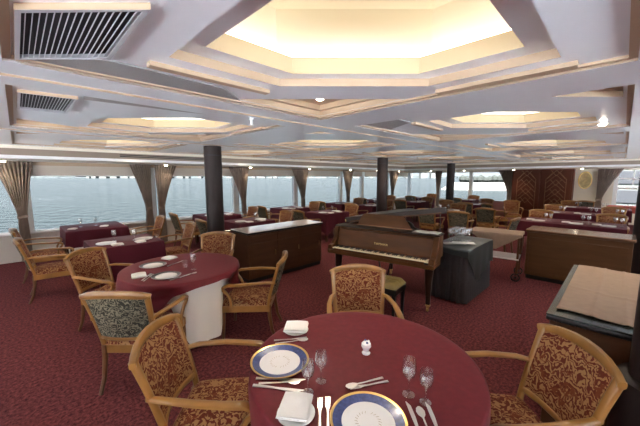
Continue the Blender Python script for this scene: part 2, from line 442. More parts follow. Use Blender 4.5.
# downlights
def downlight(a, b, z, r, label, energy=12, group='recessed ceiling downlights'):
    e = empty('downlight', AB(a, b, z))
    MB().lathe([(r, -.012), (r, 0.0), (r * .72, 0.0), (r * .72, -.010), (r, -.012)], 20, cap=False).build('bezel', SLAT, e, smooth=True)
    MB().lathe([(r * .8, -.010), (r * .75, -.022), (r * .5, -.032), (.001, -.036)], 16).build('lens', LAMP, e, smooth=True)
    L = bpy.data.lights.new('lamp', 'SPOT'); L.energy = energy; L.spot_size = 2.3; L.spot_blend = .8; L.shadow_soft_size = .05; L.color = (1, .84, .62)
    lo = bpy.data.objects.new('lamp', L); COL.objects.link(lo); lo.parent = e; lo.location = (0, 0, -.06)
    return tag(e, label, 'downlight', group)
for k in range(0, 5):
    for l in range(0, 3):
        if k <= 2 or l == 0:
            dx, dy = {(0, 1): (.26, 1.80), (1, 0): (1.70, .20)}.get((k, l), (1.72, 1.72))
            downlight(k * P + dx, l * P + dy, Z1 + (.08 if (k, l) != (1, 0) else 0), .045, {(0, 0): 'round ceiling downlight in the triangular recess above the nearest beam crossing', (1, 0): 'round ceiling downlight at the right, beside the far corner of the second coffer'}.get((k, l), 'small downlight in the triangular ceiling recess, bay %s, row %s from the picture front' % (('one', 'two', 'three', 'four', 'five')[k], ('one', 'two', 'three')[l])), 60)
for i, a in enumerate((-.15, 2.75, 5.25, 7.8, 10.2, 12.2, 14.2)):
    downlight(a, 8.35, SOF, .05, 'small downlight in the soffit above the window curtains, %s from the left' % ('first', 'second', 'third', 'fourth', 'fifth', 'sixth', 'seventh')[i], 14, 'soffit downlights over the windows')
for i, b in enumerate((6.9, 5.3, 3.3, 1.1, -1.0)):
    downlight(14.8 if b > 3 or b < 1 else 14.6, b, SOF, .05, 'small downlight in the far end soffit, %s from its left' % ('first', 'second', 'third', 'fourth', 'fifth')[i], 30, 'soffit downlights at the far end')
sp = MB().lathe([(.022, 0), (.022, -.008), (.008, -.014), (.008, -.05), (.02, -.055), (.02, -.06), (.001, -.06)], 12).build('sprinkler', WHITEF, smooth=True, loc=AB(2.28 - .75, 2.28 + .12, ZB))
tag(sp, 'white sprinkler head hanging from the beam left of the nearest downlight', 'sprinkler')

# ------------------------------------------------------------------ pillars
def pillar(a, b, label, sleeve=False, r=.145):
    p = empty('pillar', AB(a, b))
    MB().lathe([(r, 0), (r, ZB - .0)], 40).build('shaft', PILLAR, p, smooth=True)
    MB().lathe([(r + .004, ZB - .16), (r + .004, ZB - .15), (r, ZB - .15)], 40).build('collar', DARK, p, smooth=True)
    if sleeve:
        MB().lathe([(r + .055, 0), (r + .055, .70), (r + .045, .725), (r + .01, .735), (r, .735)], 40).build('base_sleeve', PILLAR, p, smooth=True)
    return tag(p, label, 'pillar')
pillar(2.42, 5.02, 'dark bronze round pillar behind the left sideboard')
pillar(7.15, 4.72, 'dark round pillar standing behind the raised piano lid')
pillar(11.9, 4.75, 'thin far dark round pillar beside a curtain, right of the piano')
pillar(7.28, -.34, 'dark round pillar at the right end of the far right sideboard', r=.16)
pillar(2.20, -.245, 'nearest dark pillar with wide base sleeve at the right edge', True)

# ------------------------------------------------------------------ curtains and blinds
def curtain(name_lab, along, fixed, c0, c1, ct, axis='a', zt=SOF - .005, tie=.95, wt=.14, group='tied back curtains'):
    """along: coordinate runs c0..c1 at the top and gathers at ct; fixed: the plane"""
    r = empty('curtain', (0, 0, 0), R45)
    n = 56; npl = 9
    def fn(u, v):
        z = zt + (.03 - zt) * v
        if z > tie:
            t = (z - tie) / (zt - tie); e = t ** 1.25
        else:
            t = (tie - z) / tie; e = .25 * min(1, t * 2.2)
        cc = ct + ((c0 + c1) / 2 - ct) * (e if z > tie else 0)
        w = wt + ((c1 - c0) - wt) * e if z > tie else wt + wt * .9 * e
        sft = w * (u - .5)
        am = .022 + .022 * (1 - e)
        off = am * math.sin(2 * PI * npl * u + .6 * math.sin(5 * v)) + .012 * math.sin(2 * PI * 2.3 * u + 3 * v)
        c = cc + sft; f = fixed + off
        return (c, f, z) if axis == 'a' else (f, c, z)
    fabric = MB().grid(fn, n * 2, 26).build('drape', CURT, r, smooth=True, angle=3)
    so_ = fabric.modifiers.new('thick', 'SOLIDIFY'); so_.thickness = .004
    pr = [(wt * .58 * math.cos(t) , .055 * math.sin(t)) for t in [2 * PI * i / 20 for i in range(21)]]
    pts = [((ct + x, fixed + y, tie + .02 * x / wt) if axis == 'a' else (fixed + y, ct + x, tie)) for x, y in pr]
    MB().sweep(pts, .07, .008, side=(0, 0, 1), n=6).build('tieback', CURT, r, smooth=True)
    return tag(r, name_lab, 'curtain', group)
CF = WB - .17
curtain('patterned beige curtain tied back at the left edge of the picture', 1, CF, -.33, .27, .03)
curtain('patterned beige curtain on the left of the dark gathered pair, second window frame', 1, CF, 1.98, 2.46, 2.36)
curtain('patterned beige curtain on the right of the gathered pair, second window frame', 1, CF, 2.54, 3.10, 2.66)
curtain('beige curtain tied back just right of the nearer left pillar', 1, CF, 4.62, 5.35, 5.12, wt=.12)
curtain('beige curtain tied back above the window tables, two windows right of the left pillar', 1, CF, 7.12, 7.98, 7.68, wt=.12)
curtain('beige curtain tied back left of the pillar behind the piano', 1, CF, 9.95, 10.75, 10.35, wt=.12)
curtain('narrow beige curtain immediately right of the pillar behind the piano', 1, CF, 13.6, 14.7, 14.0, wt=.12)
CE = EA - .15
curtain('beige curtain tied back on the far wall, left of the thin far pillar', 1, CE, 6.72, 7.12, 6.92, axis='b', wt=.12)
curtain('beige curtain tied back against the left side of the carved wooden doors', 1, CE, 3.52, 4.12, 3.62, axis='b', wt=.12)
curtain('wide beige curtain swept aside between the oval mirror and the right window', 1, CE, .02, .72, .62, axis='b', wt=.16, tie=.9)
ordn = ['', 'leftmost', 'second', 'third', 'fourth', 'fifth', 'sixth', 'seventh', 'eighth', 'ninth']
for i in range(1, len(MU) - 1):
    w = MB().box(MU[i] + .1, MU[i + 1] - .1, WB - .045, WB - .035, 1.78, WTOP + .02)
    e = empty('window_blind', (0, 0, 0), R45)
    w.build('blind_fabric', BLINDM, e)
    MB().box(MU[i] + .1, MU[i + 1] - .1, WB - .052, WB - .03, 1.765, 1.785).build('bottom_bar', WHITEF, e)
    tag(e, 'rolled beige blind along the top of the %s window of the long window wall' % ordn[i], 'blind', 'rolled window blinds')

# carved wooden double door panel at the far end
dr = empty('door_1', AB(EA - .5, 2.43), R45); dr['kind'] = 'structure'
MB().box(0, .5, -1.03, 1.03, 0, 2.29).build('door_casing', DOORW, dr)
for s in (-1, 1):
    lf = MB().box(-.035, 0, .02 if s > 0 else -.98, .98 if s > 0 else -.02, .02, 2.2).build('door_leaf', DOORW, dr, bevel=.01)
    pt = MB(); c = .5 * s
    def seg(y0, z0, y1, z1): pt.sweep([(-.04, c + y0, z0), (-.04, c + y1, z1)], .016, .012, side=(1, 0, 0), n=4)
    seg(-.33, .35, -.33, 1.65); seg(.33, .35, .33, 1.65); seg(-.33, 1.65, -.12, 1.92); seg(.33, 1.65, .12, 1.92); seg(-.33, .35, .33, .35)
    for q in range(7):
        z0 = .55 + q * .19
        seg(-.33 if q % 2 else -.28, z0, .0, z0 + .33); seg(.33 if q % 2 else .28, z0, 0, z0 + .33)
        if q % 2 == 0: seg(-.18, z0 + .33, 0, z0 + .1); seg(.18, z0 + .33, 0, z0 + .1)
    pt.build('door_lattice', BRASS, dr)
# oval mirror
mo = empty('wall_mirror', AB(EA - .005, 1.08, 1.62), R45)
ov = [(.0, .20 * math.cos(2 * PI * i / 36), .33 * math.sin(2 * PI * i / 36)) for i in range(37)]
MB().sweep([(-.02, y, z) for _, y, z in ov], .05, .04, side=(1, 0, 0), n=6).build('mirror_frame', GOLD, mo, smooth=True)
MB().add([(-.012, y, z) for _, y, z in ov[:-1]], [tuple(range(36))]).build('mirror_glass', mat('aged_mirror', (.42, .30, .14), .25, metal=.6, var=.4, vscale=12), mo)
tag(mo, 'oval gilt framed mirror on the cream wall right of the carved doors', 'mirror')

# ------------------------------------------------------------------ armchair
def chair_proto():
    r = empty('armchair')
    # front is +X
    sw = .265
    def cush(u, v):
        return None
    sb = MB()
    N = 14
    def top(x, y): return .40 + .075 * (1 - abs(x / .27) ** 5) ** .5 * (1 - abs(y / .275) ** 5) ** .5 if abs(x) < .27 and abs(y) < .275 else .40
    sb.grid(lambda u, v: (-.27 + .54 * u, (-.275 + .55 * v) * (1 - .10 * (1 - u)), top(-.27 + .54 * u, -.275 + .55 * v)), N, N)
    sb.grid(lambda u, v: (-.27 + .54 * u, (-.275 + .55 * v) * (1 - .10 * (1 - u)), .395), 1, 1)
    sb.xf(Matrix.Translation((.02, 0, 0))).build('seat', DAMR, r, smooth=True, angle=1.2)
    fr = MB()
    for y0, y1, x0, x1 in ((-.27, .27, .27, .30),):
        fr.box(x0, x1, y0, y1, .33, .405)
    fr.box(-.25, -.22, -.23, .23, .33, .405)
    for s in (-1, 1):
        fr.add([(-.25, s * .225, .33), (.29, s * .25, .33), (.29, s * .278, .33), (-.25, s * .25, .33), (-.25, s * .225, .405), (.29, s * .25, .405), (.29, s * .278, .405), (-.25, s * .25, .405)],
               [(0, 1, 2, 3), (4, 5, 6, 7), (0, 1, 5, 4), (2, 3, 7, 6), (1, 2, 6, 5), (0, 3, 7, 4)])
    fr.build('seat_frame', OAK, r, bevel=.004)
    # back surface: u across (-1..1), z height
    def bp(u, z, d=0.):
        t = (z - .42) / .46
        hw = .235 + .035 * t
        x = -.235 - .13 * (max(0, t) ** 1.2 if t > 0 else t * .6) - .045 * (1 - u * u) + d * .99
        return Vector((x, u * hw, z + d * .2 + .012 * (1 - u * u) * max(0, t)))
    bf = MB()
    for s in (-1, 1):
        bf.sweep([bp(s, z) for z in (.36, .45, .55, .65, .75, .84, .885)], [.042, .042, .042, .042, .045, .05, .052], .034, side=(0, 1, 0), n=8)
    bf.sweep([bp(u, .875 + .02 * (1 - u * u)) for u in (-1.1, -.9, -.6, -.3, 0, .3, .6, .9, 1.1)], [.04, .058, .062, .062, .062, .062, .062, .058, .04], .036, side=(0, 0, 1), n=8)
    bf.sweep([bp(u, .485) for u in (-1, -.5, 0, .5, 1)], .045, .03, side=(0, 0, 1), n=8)
    bf.build('back_frame', OAK, r, smooth=True, angle=1.0)
    MB().grid(lambda u, v: bp((u * 2 - 1) * .93, .50 + .37 * v, .012 + .02 * abs(math.sin(PI * u)) ** .4 * abs(math.sin(PI * v)) ** .4), 14, 12).build('backrest', DAMR, r, smooth=True, angle=3)
    o = MB().grid(lambda u, v: bp((u * 2 - 1) * .93, .50 + .37 * v, -.012 - .006 * abs(math.sin(PI * u)) ** .4 * abs(math.sin(PI * v)) ** .4), 14, 12).build('back_upholstery', DAMG, r, smooth=True, angle=3)
    o['label'] = 'grey-green floral fabric on the outside of the back'
    for s in (-1, 1):
        a = MB()
        y = s * .262
        a.sweep([(-.315, s * .25, .66), (-.22, s * .285, .672), (-.05, s * .315, .668), (.10, s * .318, .655), (.19, s * .312, .648), (.235, s * .305, .625), (.235, s * .300, .59), (.20, s * .292, .55), (.17, s * .285, .50), (.165, s * .278, .44), (.17, s * .272, .36)],
                [.034, .042, .048, .052, .055, .05, .04, .034, .032, .032, .034], [.028, .028, .028, .030, .032, .034, .032, .030, .030, .032, .034], side=(0, 1, 0), n=8)
        a.build('armrest', OAK, r, smooth=True, angle=1.0)
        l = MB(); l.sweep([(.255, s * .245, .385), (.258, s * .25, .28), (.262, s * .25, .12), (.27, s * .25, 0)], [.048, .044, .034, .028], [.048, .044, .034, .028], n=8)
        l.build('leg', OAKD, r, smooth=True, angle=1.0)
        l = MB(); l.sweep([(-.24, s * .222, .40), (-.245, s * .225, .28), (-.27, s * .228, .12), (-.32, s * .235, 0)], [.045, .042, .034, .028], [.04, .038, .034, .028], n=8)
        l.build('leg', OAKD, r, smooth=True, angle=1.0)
    return r
CH = chair_proto(); ch_used = [False]
def chair(x, y, deg, label, group='red and grey damask armchairs'):
    if not ch_used[0]: o = CH; ch_used[0] = True
    else: o = dup_tree(CH)
    o.location = (x, y, 0); o.rotation_euler = (0, 0, math.radians(deg)); o.scale = (.97, .90, .97)
    return tag(o, label, 'chair', group)
def chair_ab(a, b, deg, label, **k):     # deg measured from the +a direction
    p = AB(a, b); return chair(p.x, p.y, deg + 45, label, **k)
# back-top centre sits .36 behind the chair origin
chair(-.575, 1.64, 3, 'wooden armchair with red floral seat at the left of the nearest round table')
chair(.99, 1.50, 178, 'wooden armchair with red floral back at the right of the nearest round table')
chair(.365, 2.47, 270, 'wooden armchair on the far side of the nearest round table, before the piano bench')
chair(-1.56, 2.56, 90, 'wooden armchair showing its grey-green floral outer back, near side of the left round table')
chair(-2.42, 3.44, -8, 'wooden armchair with red back at the left side of the left round table')
chair(-1.57, 4.26, 272, 'armchair behind the left round table, in front of the dark pillar')
chair(-.78, 3.30, 180, 'armchair seen from its side between left round table and left sideboard')

# ------------------------------------------------------------------ tables
def cloth_mesh(r, z, hem, folds, amp, seed, segs=120, flare=.0, push=()):
    rnd = random.Random(seed); ph = [rnd.uniform(0, 6.28) for _ in range(4)]
    prof = [(0, 0), (.5, 0), (.9, 0), (.975, 0), (.995, .003), (1.0, .014)]
    mb = MB(); vs = []; rows = []
    nd = 10
    for j in range(len(prof) + nd):
        for i in range(segs):
            t = 2 * PI * i / segs
            if j < len(prof):
                rr = prof[j][0] * r; zz = z - prof[j][1]
            else:
                k = (j - len(prof) + 1) / nd
                h = hem(t)
                w = math.sin(folds * t + ph[0] + .5 * math.sin(2 * t)) * .6 + math.sin(folds * 1.7 * t // 1 * 0 + (folds - 3) * t + ph[1]) * .4
                pu = 0.0
                for pa, pd in push:
                    dd_ = (t - pa + PI) % (2 * PI) - PI
                    pu = max(pu, pd * math.exp(-(dd_ / .36) ** 4))
                rr = r + (flare * k) + amp * (k ** .7) * w * (1 - min(1, pu * 6)) + .004 - pu * min(1, max(0, (k - .13) * 4 * (z - h) / .5))
                zz = z - .014 - (z - .014 - h) * k
            vs.append((rr * math.cos(t), rr * math.sin(t), zz))
    fs = []
    n = len(prof) + nd
    for j in range(n - 1):
        for i in range(segs):
            i2 = (i + 1) % segs
            fs.append((j * segs + i, j * segs + i2, (j + 1) * segs + i2, (j + 1) * segs + i))
    mb.add(vs, fs); return mb
def round_table(x, y, r, label):
    e = empty('round_table', (x, y, 0))
    MB().lathe([(.001, .71), (r - .02, .71), (r - .01, .72), (r - .01, .738), (.001, .738)], 48).build('tabletop', BROWN, e, smooth=True)
    MB().lathe([(.05, .05), (.04, .12), (.035, .60), (.08, .71)], 20).build('pedestal', BROWN, e, smooth=True)
    for k in range(4):
        t = k * PI / 2 + .4
        MB().sweep([(0, 0, .10), (.22 * math.cos(t), .22 * math.sin(t), .05), (.34 * math.cos(t), .34 * math.sin(t), .018)], .05, .035, n=6).build('foot', BROWN, e, smooth=True)
    return tag(e, label, 'table')
T1 = (.235, 1.535, .605); T2 = (-1.54, 3.29, .60)
round_table(*T1, 'round dining table nearest the camera, hidden beneath a burgundy cloth')
round_table(*T2, 'round dining table at left, hidden beneath burgundy and white cloths')
TZ = .76
o = cloth_mesh(T1[2], TZ, lambda t: .26 + .05 * math.cos(4 * t), 13, .026, 3, push=((PI - .12, .10), (-.04, .10))).build('tablecloth', BURG, loc=(T1[0], T1[1], 0), smooth=True, angle=3)
tag(o, 'smooth burgundy tablecloth over the nearest round table', 'tablecloth')
o = cloth_mesh(T2[2] - .025, TZ - .008, lambda t: min(.50, .10 + .62 * max(0, abs((t + .80 + PI) % (2 * PI) - PI) - .28) / .6), 15, .042, 5, flare=-.01, push=((-PI / 2, .15), (0.05, .14))).build('tablecloth', WCLOTH, loc=(T2[0], T2[1], 0), smooth=True, angle=3)
tag(o, 'white undercloth hanging to the floor below the left round table', 'tablecloth')
def hem2(t):
    d = (t + .80 + PI) % (2 * PI) - PI      # lifted side faces front right
    k = math.exp(-(d / .80) ** 4)
    return .36 + .30 * k + .06 * math.cos(2 * t + 1)
o = cloth_mesh(T2[2] + .012, TZ, hem2, 11, .022, 9, flare=.025, push=((-PI / 2, .13), (0.05, .12))).build('tablecloth', BURG, loc=(T2[0], T2[1], 0), smooth=True, angle=3)
tag(o, 'burgundy top cloth over the left round table, lifted to show white below', 'tablecloth')

def rect_cloth(w, d, drop, seed, lift=None, z=TZ, amp=.010):
    """cloth over a w x d table centred at origin: perimeter walked with folds"""
    rnd = random.Random(seed); ph = rnd.uniform(0, 6)
    per = []; n = 22
    cr = [(-w / 2, -d / 2), (w / 2, -d / 2), (w / 2, d / 2), (-w / 2, d / 2)]
    for k in range(4):
        x0, y0 = cr[k]; x1, y1 = cr[(k + 1) % 4]
        nx, ny = (y1 - y0), -(x1 - x0); L = math.hypot(nx, ny); nx /= L; ny /= L
        for i in range(n): per.append((x0 + (x1 - x0) * i / n, y0 + (y1 - y0) * i / n, nx, ny, k, i / n, L))
    N = len(per); rows = [(-.01, 0), (.0, .006)] + [(.004, .006 + (1) * j / 7) for j in range(1, 8)]
    vs = []; fs = []
    for j, (o_, q) in enumerate(rows):
        for i, (x, y, nx, ny, k, u, L) in enumerate(per):
            if i % n == 0:
                px, py, pnx, pny, *_ = per[i - 1]; nx, ny = (nx + pnx), (ny + pny)
            if j < 2: z_ = z - q; off = o_
            else:
                t = (q - .006)
                dd = drop
                if lift: dd = lift(k, u, L)
                z_ = z - .006 - dd * t
                cu = abs(u - .5) * 2
                off = o_ + t * (amp * math.sin(u * L * 22 + ph + k) + .05 * cu ** 6 * dd)
            vs.append((x + nx * off, y + ny * off, z_))
    for j in range(len(rows) - 1):
        for i in range(N):
            i2 = (i + 1) % N; fs.append((j * N + i, j * N + i2, (j + 1) * N + i2, (j + 1) * N + i))
    fs.append(tuple(range(N - 1, -1, -1)))
    return MB().add(vs, fs)
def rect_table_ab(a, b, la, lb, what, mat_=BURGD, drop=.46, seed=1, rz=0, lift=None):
    e = empty('dining_table', AB(a, b), R45 + rz)
    MB().box(-la / 2 + .01, la / 2 - .01, -lb / 2 + .01, lb / 2 - .01, .715, .745).build('tabletop', BROWN, e)
    for sx in (-1, 1):
        for sy in (-1, 1):
            MB().box(sx * (la / 2 - .07) - .025, sx * (la / 2 - .07) + .025, sy * (lb / 2 - .07) - .025, sy * (lb / 2 - .07) + .025, 0, .715).build('leg', BROWN, e)
    tag(e, 'dining table under the cloth, ' + what, 'table', 'cloth covered dining tables')
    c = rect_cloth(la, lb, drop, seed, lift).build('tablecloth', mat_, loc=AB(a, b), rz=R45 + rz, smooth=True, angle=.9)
    tag(c, 'burgundy tablecloth on the table ' + what, 'tablecloth', 'burgundy tablecloths')

# ------------------------------------------------------------------ tableware
def glass_mesh(h, rb, n=20):
    p = [(rb * .85, 0), (rb * .85, .003), (.006, .010), (.0045, .02), (.0045, h * .42), (.010, h * .46), (rb * .8, h * .56), (rb, h * .70), (rb * .93, h * .86), (rb * .82, h), (rb * .80, h), (rb * .90, h * .86), (rb * .96, h * .70), (rb * .74, h * .57), (.001, h * .48)]
    return MB().lathe(p, n)
GP = {}
def put(name, key, maker, x, y, z, rz, label, cat, group=None):
    if key not in GP:
        o = maker(); GP[key] = o
    else: o = dup_tree(GP[key])
    o.location = (x, y, z); o.rotation_euler = (0, 0, rz)
    return tag(o, label, cat, group)
def mk_glass(h, r, n=20): return lambda: glass_mesh(h, r, n).build('wine_glass', GLASS, smooth=True, angle=.8)
def mk_plate():
    e = empty('dinner_plate')
    MB().lathe([(.001, .003), (.10, .003), (.108, .006)], 48).build('plate_well', CHINA, e, smooth=True)
    MB().lathe([(.108, .006), (.145, .017)], 48, cap=False).build('plate_rim', BLUE, e, smooth=True)
    g = MB(); g.lathe([(.144, .0165), (.152, .020), (.156, .020), (.154, .015), (.10, 0.0), (.001, 0.0)], 48, cap=False); g.build('plate_edge', GOLD, e, smooth=True)
    c = MB()   # gilt crest: lyre, flanking leaves and dotted ring
    c.sweep([(-.004, -.016, .0045), (-.016, -.006, .0045), (-.017, .008, .0045), (-.010, .018, .0045)], .003, .001, side=(0, 0, 1), n=4)
    c.sweep([(.004, -.016, .0045), (.016, -.006, .0045), (.017, .008, .0045), (.010, .018, .0045)], .003, .001, side=(0, 0, 1), n=4)
    for x in (-.006, 0, .006): c.box(x - .0008, x + .0008, -.014, .012, .0035, .0048)
    c.box(-.013, .013, .011, .0135, .0035, .0048); c.box(-.014, .014, -.021, -.017, .0035, .0048)
    for k in range(22):
        t = 2 * PI * k / 22
        if k % 11 in (5,): continue
        x, y = .033 * math.cos(t), .033 * math.sin(t)
        c.sweep([(x * .88, y * .88, .0045), (x * 1.12 + .004 * math.sin(t), y * 1.12 - .004 * math.cos(t), .0045)], .005, .001, side=(0, 0, 1), n=4)
    for v_i, v in enumerate(c.v): pass
    c.xf(Matrix.Diagonal((1.45, 1.45, 1, 1))); c.build('crest', mat('gilt_print', (.30, .19, .05), .5), e)
    return e
def mk_splate():
    return MB().lathe([(.001, .002), (.05, .002), (.078, .012), (.080, .012), (.05, 0), (.001, 0)], 32).build('side_plate', CHINA, smooth=True)
def mk_plain():
    e = empty('dinner_plate')
    MB().lathe([(.001, .002), (.085, .002), (.135, .014), (.137, .013), (.09, 0), (.001, 0)], 28).build('plate_body', CHINA, e, smooth=True)
    MB().lathe([(.100, .0078), (.133, .0155)], 28, cap=False).build('plate_rim', RIMD, e, smooth=True)
    return e
def mk_napkin(w=.13, d=.15, h=.012):
    def f():
        m = MB()
        for k in range(3):
            sc_ = 1 - .03 * k
            m.grid(lambda u, v: ((u - .5) * w * sc_, (v - .5) * d * sc_, .006 + k * .006 + .004 * math.sin(u * 5 + k) * math.sin(v * 4)), 8, 8)
        m2 = MB().box(-w * .47, w * .47, -d * .47, d * .47, 0, .012); m.add(m2.v, m2.f)
        return m.build('napkin', NAPKIN, smooth=True, angle=.8)
    return f
def mk_fork():
    m = MB(); m.sweep([(0, -.10, .004), (0, -.05, .005), (0, 0, .004), (0, .035, .006)], [.015, .010, .007, .012], [.003] * 4, side=(1, 0, 0), n=6)
    m.sweep([(0, .03, .006), (0, .05, .005)], [.012, .024], [.003, .003], side=(1, 0, 0), n=6)
    for k in range(4):
        x = -.0095 + k * .0063; m.sweep([(x, .048, .005), (x, .10, .008)], .0035, .002, side=(1, 0, 0), n=4)
    return m.build('fork', SILVER, smooth=True)
def mk_spoon():
    m = MB(); m.sweep([(0, -.10, .004), (0, -.05, .005), (0, 0, .004), (0, .045, .006)], [.015, .010, .007, .008], [.003] * 4, side=(1, 0, 0), n=6)
    m.sweep([(0, .04, .006), (0, .055, .005), (0, .075, .004), (0, .092, .005), (0, .10, .007)], [.010, .030, .038, .028, .008], [.003, .004, .005, .004, .002], side=(1, 0, 0), n=10)
    return m.build('spoon', SILVER, smooth=True)
def mk_knife():
    m = MB(); m.sweep([(0, -.12, .005), (0, -.06, .006), (0, -.015, .005)], [.017, .013, .011], [.008, .008, .006], side=(1, 0, 0), n=8)
    m.sweep([(0, -.02, .005), (.002, .04, .005), (.002, .10, .005), (-.004, .125, .005)], [.012, .019, .018, .004], [.002] * 4, side=(1, 0, 0), n=6)
    return m.build('knife', SILVER, smooth=True)
TT = TZ + .001
NT = 'on the nearest round table'
put('p', 'plate', mk_plate, -.215, 1.515, TT, .15, 'blue-rimmed gilt-edged plate beside the left armchair ' + NT, 'plate')
put('p', 'plate', mk_plate, .195, 1.115, TT, 0, 'blue-rimmed plate with gold crest at the near edge, cut by the picture bottom', 'plate')
put('s', 'splate', mk_splate, -.155, 1.85, TT, 0, 'small bread plate under the far napkin ' + NT, 'plate')
put('s', 'splate', mk_splate, -.10, 1.155, TT, 0, 'small bread plate under the near napkin ' + NT, 'plate')
put('n', 'nap', mk_napkin(), -.155, 1.865, TT + .013, 1.5, 'folded white napkin at the far left of the nearest round table', 'napkin')
put('n', 'nap', mk_napkin(), -.105, 1.18, TT + .013, -.15, 'folded white napkin left of the two forks, near edge of the round table', 'napkin')
put('f', 'fork', mk_fork, 0.0, 1.145, TT, 0, 'left silver fork of the upright pair beside the near blue plate', 'fork')
put('f', 'fork', mk_fork, .033, 1.15, TT, -.02, 'right silver fork of the upright pair beside the near blue plate', 'fork')
put('k', 'fork', mk_fork, -.18, 1.742, TT, -1.45, 'silver fork lying between far napkin and left blue plate', 'fork')
put('k', 'spoon', mk_spoon, -.17, 1.715, TT + .002, 1.85 - PI, 'silver spoon crossing the fork below the far napkin', 'spoon')
put('k', 'knife', mk_knife, -.195, 1.375, TT, -1.62, 'silver knife just below the left blue plate', 'knife')
put('k', 'spoon', mk_spoon, -.195, 1.350, TT + .001, -1.50, 'silver spoon between the two knives below the left blue plate', 'spoon')
put('k', 'knife', mk_knife, -.20, 1.312, TT, -1.72, 'silver knife nearest the near napkin, below the left blue plate', 'knife')
put('k', 'spoon', mk_spoon, .215, 1.345, TT + .006, .85 + PI / 2 - .5, 'silver dessert spoon crossed above the near blue plate', 'spoon')
put('k', 'fork', mk_fork, .235, 1.335, TT, -.95 - .35 - PI, 'silver dessert fork crossed above the near blue plate', 'fork')
put('k', 'knife', mk_knife, .385, 1.10, TT, .02, 'silver knife immediately right of the near blue plate', 'knife')
put('k', 'spoon', mk_spoon, .425, 1.095, TT, 0, 'silver spoon between knives at the right of the near plate', 'spoon')
put('k', 'knife', mk_knife, .462, 1.095, TT, -.04, 'rightmost silver knife beside the near blue plate', 'knife')
put('g', 'g1', mk_glass(.155, .030), -.055, 1.29, TT, 0, 'near stemmed glass of the left pair ' + NT, 'glass')
put('g', 'g1', mk_glass(.155, .030), .005, 1.365, TT, 0, 'far stemmed glass of the left pair ' + NT, 'glass')
put('g', 'g2', mk_glass(.175, .033), .405, 1.275, TT, 0, 'taller left wine glass of the right pair ' + NT, 'glass')
put('g', 'g1', mk_glass(.155, .030), .465, 1.225, TT, 0, 'smaller right wine glass of the right pair ' + NT, 'glass')
cr = empty('cruet', (.26, 1.60, TT))
MB().lathe([(.022, 0), (.024, .006), (.014, .016), (.020, .03), (.028, .045), (.026, .06), (.016, .07), (.001, .073)], 20).build('pot', CHINA, cr, smooth=True)
for k in range(7):
    t = k * .9; MB().lathe([(.001, -.008), (.008, 0), (.001, .008)], 8, (.014 * math.cos(t) + (.006 if k % 2 else 0), .014 * math.sin(t), .062 + .004 * (k % 3))).build('petal', BLUE if k == 2 or k == 5 else CHINA, cr, smooth=True)
tag(cr, 'small white and blue flower ornament at the middle of the nearest round table', 'ornament')
# left round table
LT = 'on the left round table'
put('p', 'plate2', mk_plain, -1.87, 3.29, TT, 0, 'dark-rimmed plate farther from the camera ' + LT, 'plate')
put('p', 'plate2', mk_plain, -1.54, 2.93, TT, 0, 'dark-rimmed plate nearer the camera ' + LT, 'plate')
put('n', 'nap', mk_napkin(), -1.82, 2.94, TT, .6, 'folded white napkin left of the nearer plate ' + LT, 'napkin')
put('n', 'nap', mk_napkin(), -1.84, 3.60, TT, 1.2, 'folded white napkin behind the farther plate ' + LT, 'napkin')
put('g', 'tumbler', lambda: MB().lathe([(.022, 0), (.030, .03), (.032, .075), (.030, .075), (.027, .03), (.001, .006)], 20).build('glass_tumbler', GLASS, smooth=True), -1.49, 3.24, TT, 0, 'short clear tumbler in the middle of the left round table', 'glass')
put('g', 'g2', mk_glass(.175, .033), -1.36, 3.16, TT, 0, 'stemmed wine glass right of the tumbler ' + LT, 'glass')
put('k', 'knife', mk_knife, -1.385, 2.90, TT, -.5, 'silver knife right of the nearer plate ' + LT, 'knife')
put('k', 'spoon', mk_spoon, -1.335, 2.965, TT, -.5, 'silver spoon right of the nearer plate ' + LT, 'spoon')
put('k', 'knife', mk_knife, -1.66, 3.38, TT, -.3, 'silver knife right of the farther plate ' + LT, 'knife')
put('f', 'fork', mk_fork, -1.72, 2.90, TT, .1, 'silver fork left of the nearer plate ' + LT, 'fork')
put('f', 'fork', mk_fork, -1.69, 2.88, TT, .1, 'second silver fork touching the nearer plate ' + LT, 'fork')

# ------------------------------------------------------------------ dining tables along the windows and beyond
ORD = ['first', 'second', 'third', 'fourth', 'fifth', 'sixth']
rows = [   # a, b, la, lb, what, chairs: list of (side)
    (1.12, 5.48, .90, .86, 'nearest the camera at the first left window', 'LR'),
    (1.04, 7.55, .98, 1.05, 'against the sill of the first left window', 'LLR'),
    (3.72, 7.60, .92, .95, 'at the window behind the nearer left pillar', 'LR'),
    (3.72, 6.05, .92, .78, 'just behind the left end of left sideboard', 'LR'),
    (6.22, 7.60, .92, .9, 'at the window above the left sideboard middle', 'LR'),
    (6.24, 5.95, .94, .85, 'between left sideboard and piano', 'LR'),
    (8.72, 7.60, .92, .9, 'at the window above the piano left corner', 'LR'),
    (8.85, 6.30, .92, .8, 'just left of the pillar behind the piano', 'LR'),
    (11.22, 7.65, .92, .9, 'at the window behind the piano pillar', 'LR'),
    (11.40, 5.95, .96, .8, 'just right of the pillar behind the piano', 'LR'),
    (13.90, 6.9, .9, .9, 'at the far windows left of thin pillar', 'LR'),
    (13.95, 4.9, .9, .9, 'at the far windows right of thin pillar', 'LR'),
    (9.00, 3.75, 1.0, .85, 'between the glasses stand and thin far pillar', 'LR'),
    (11.95, 3.78, 1.0, .85, 'between thin far pillar and carved doors', 'LR'),
]
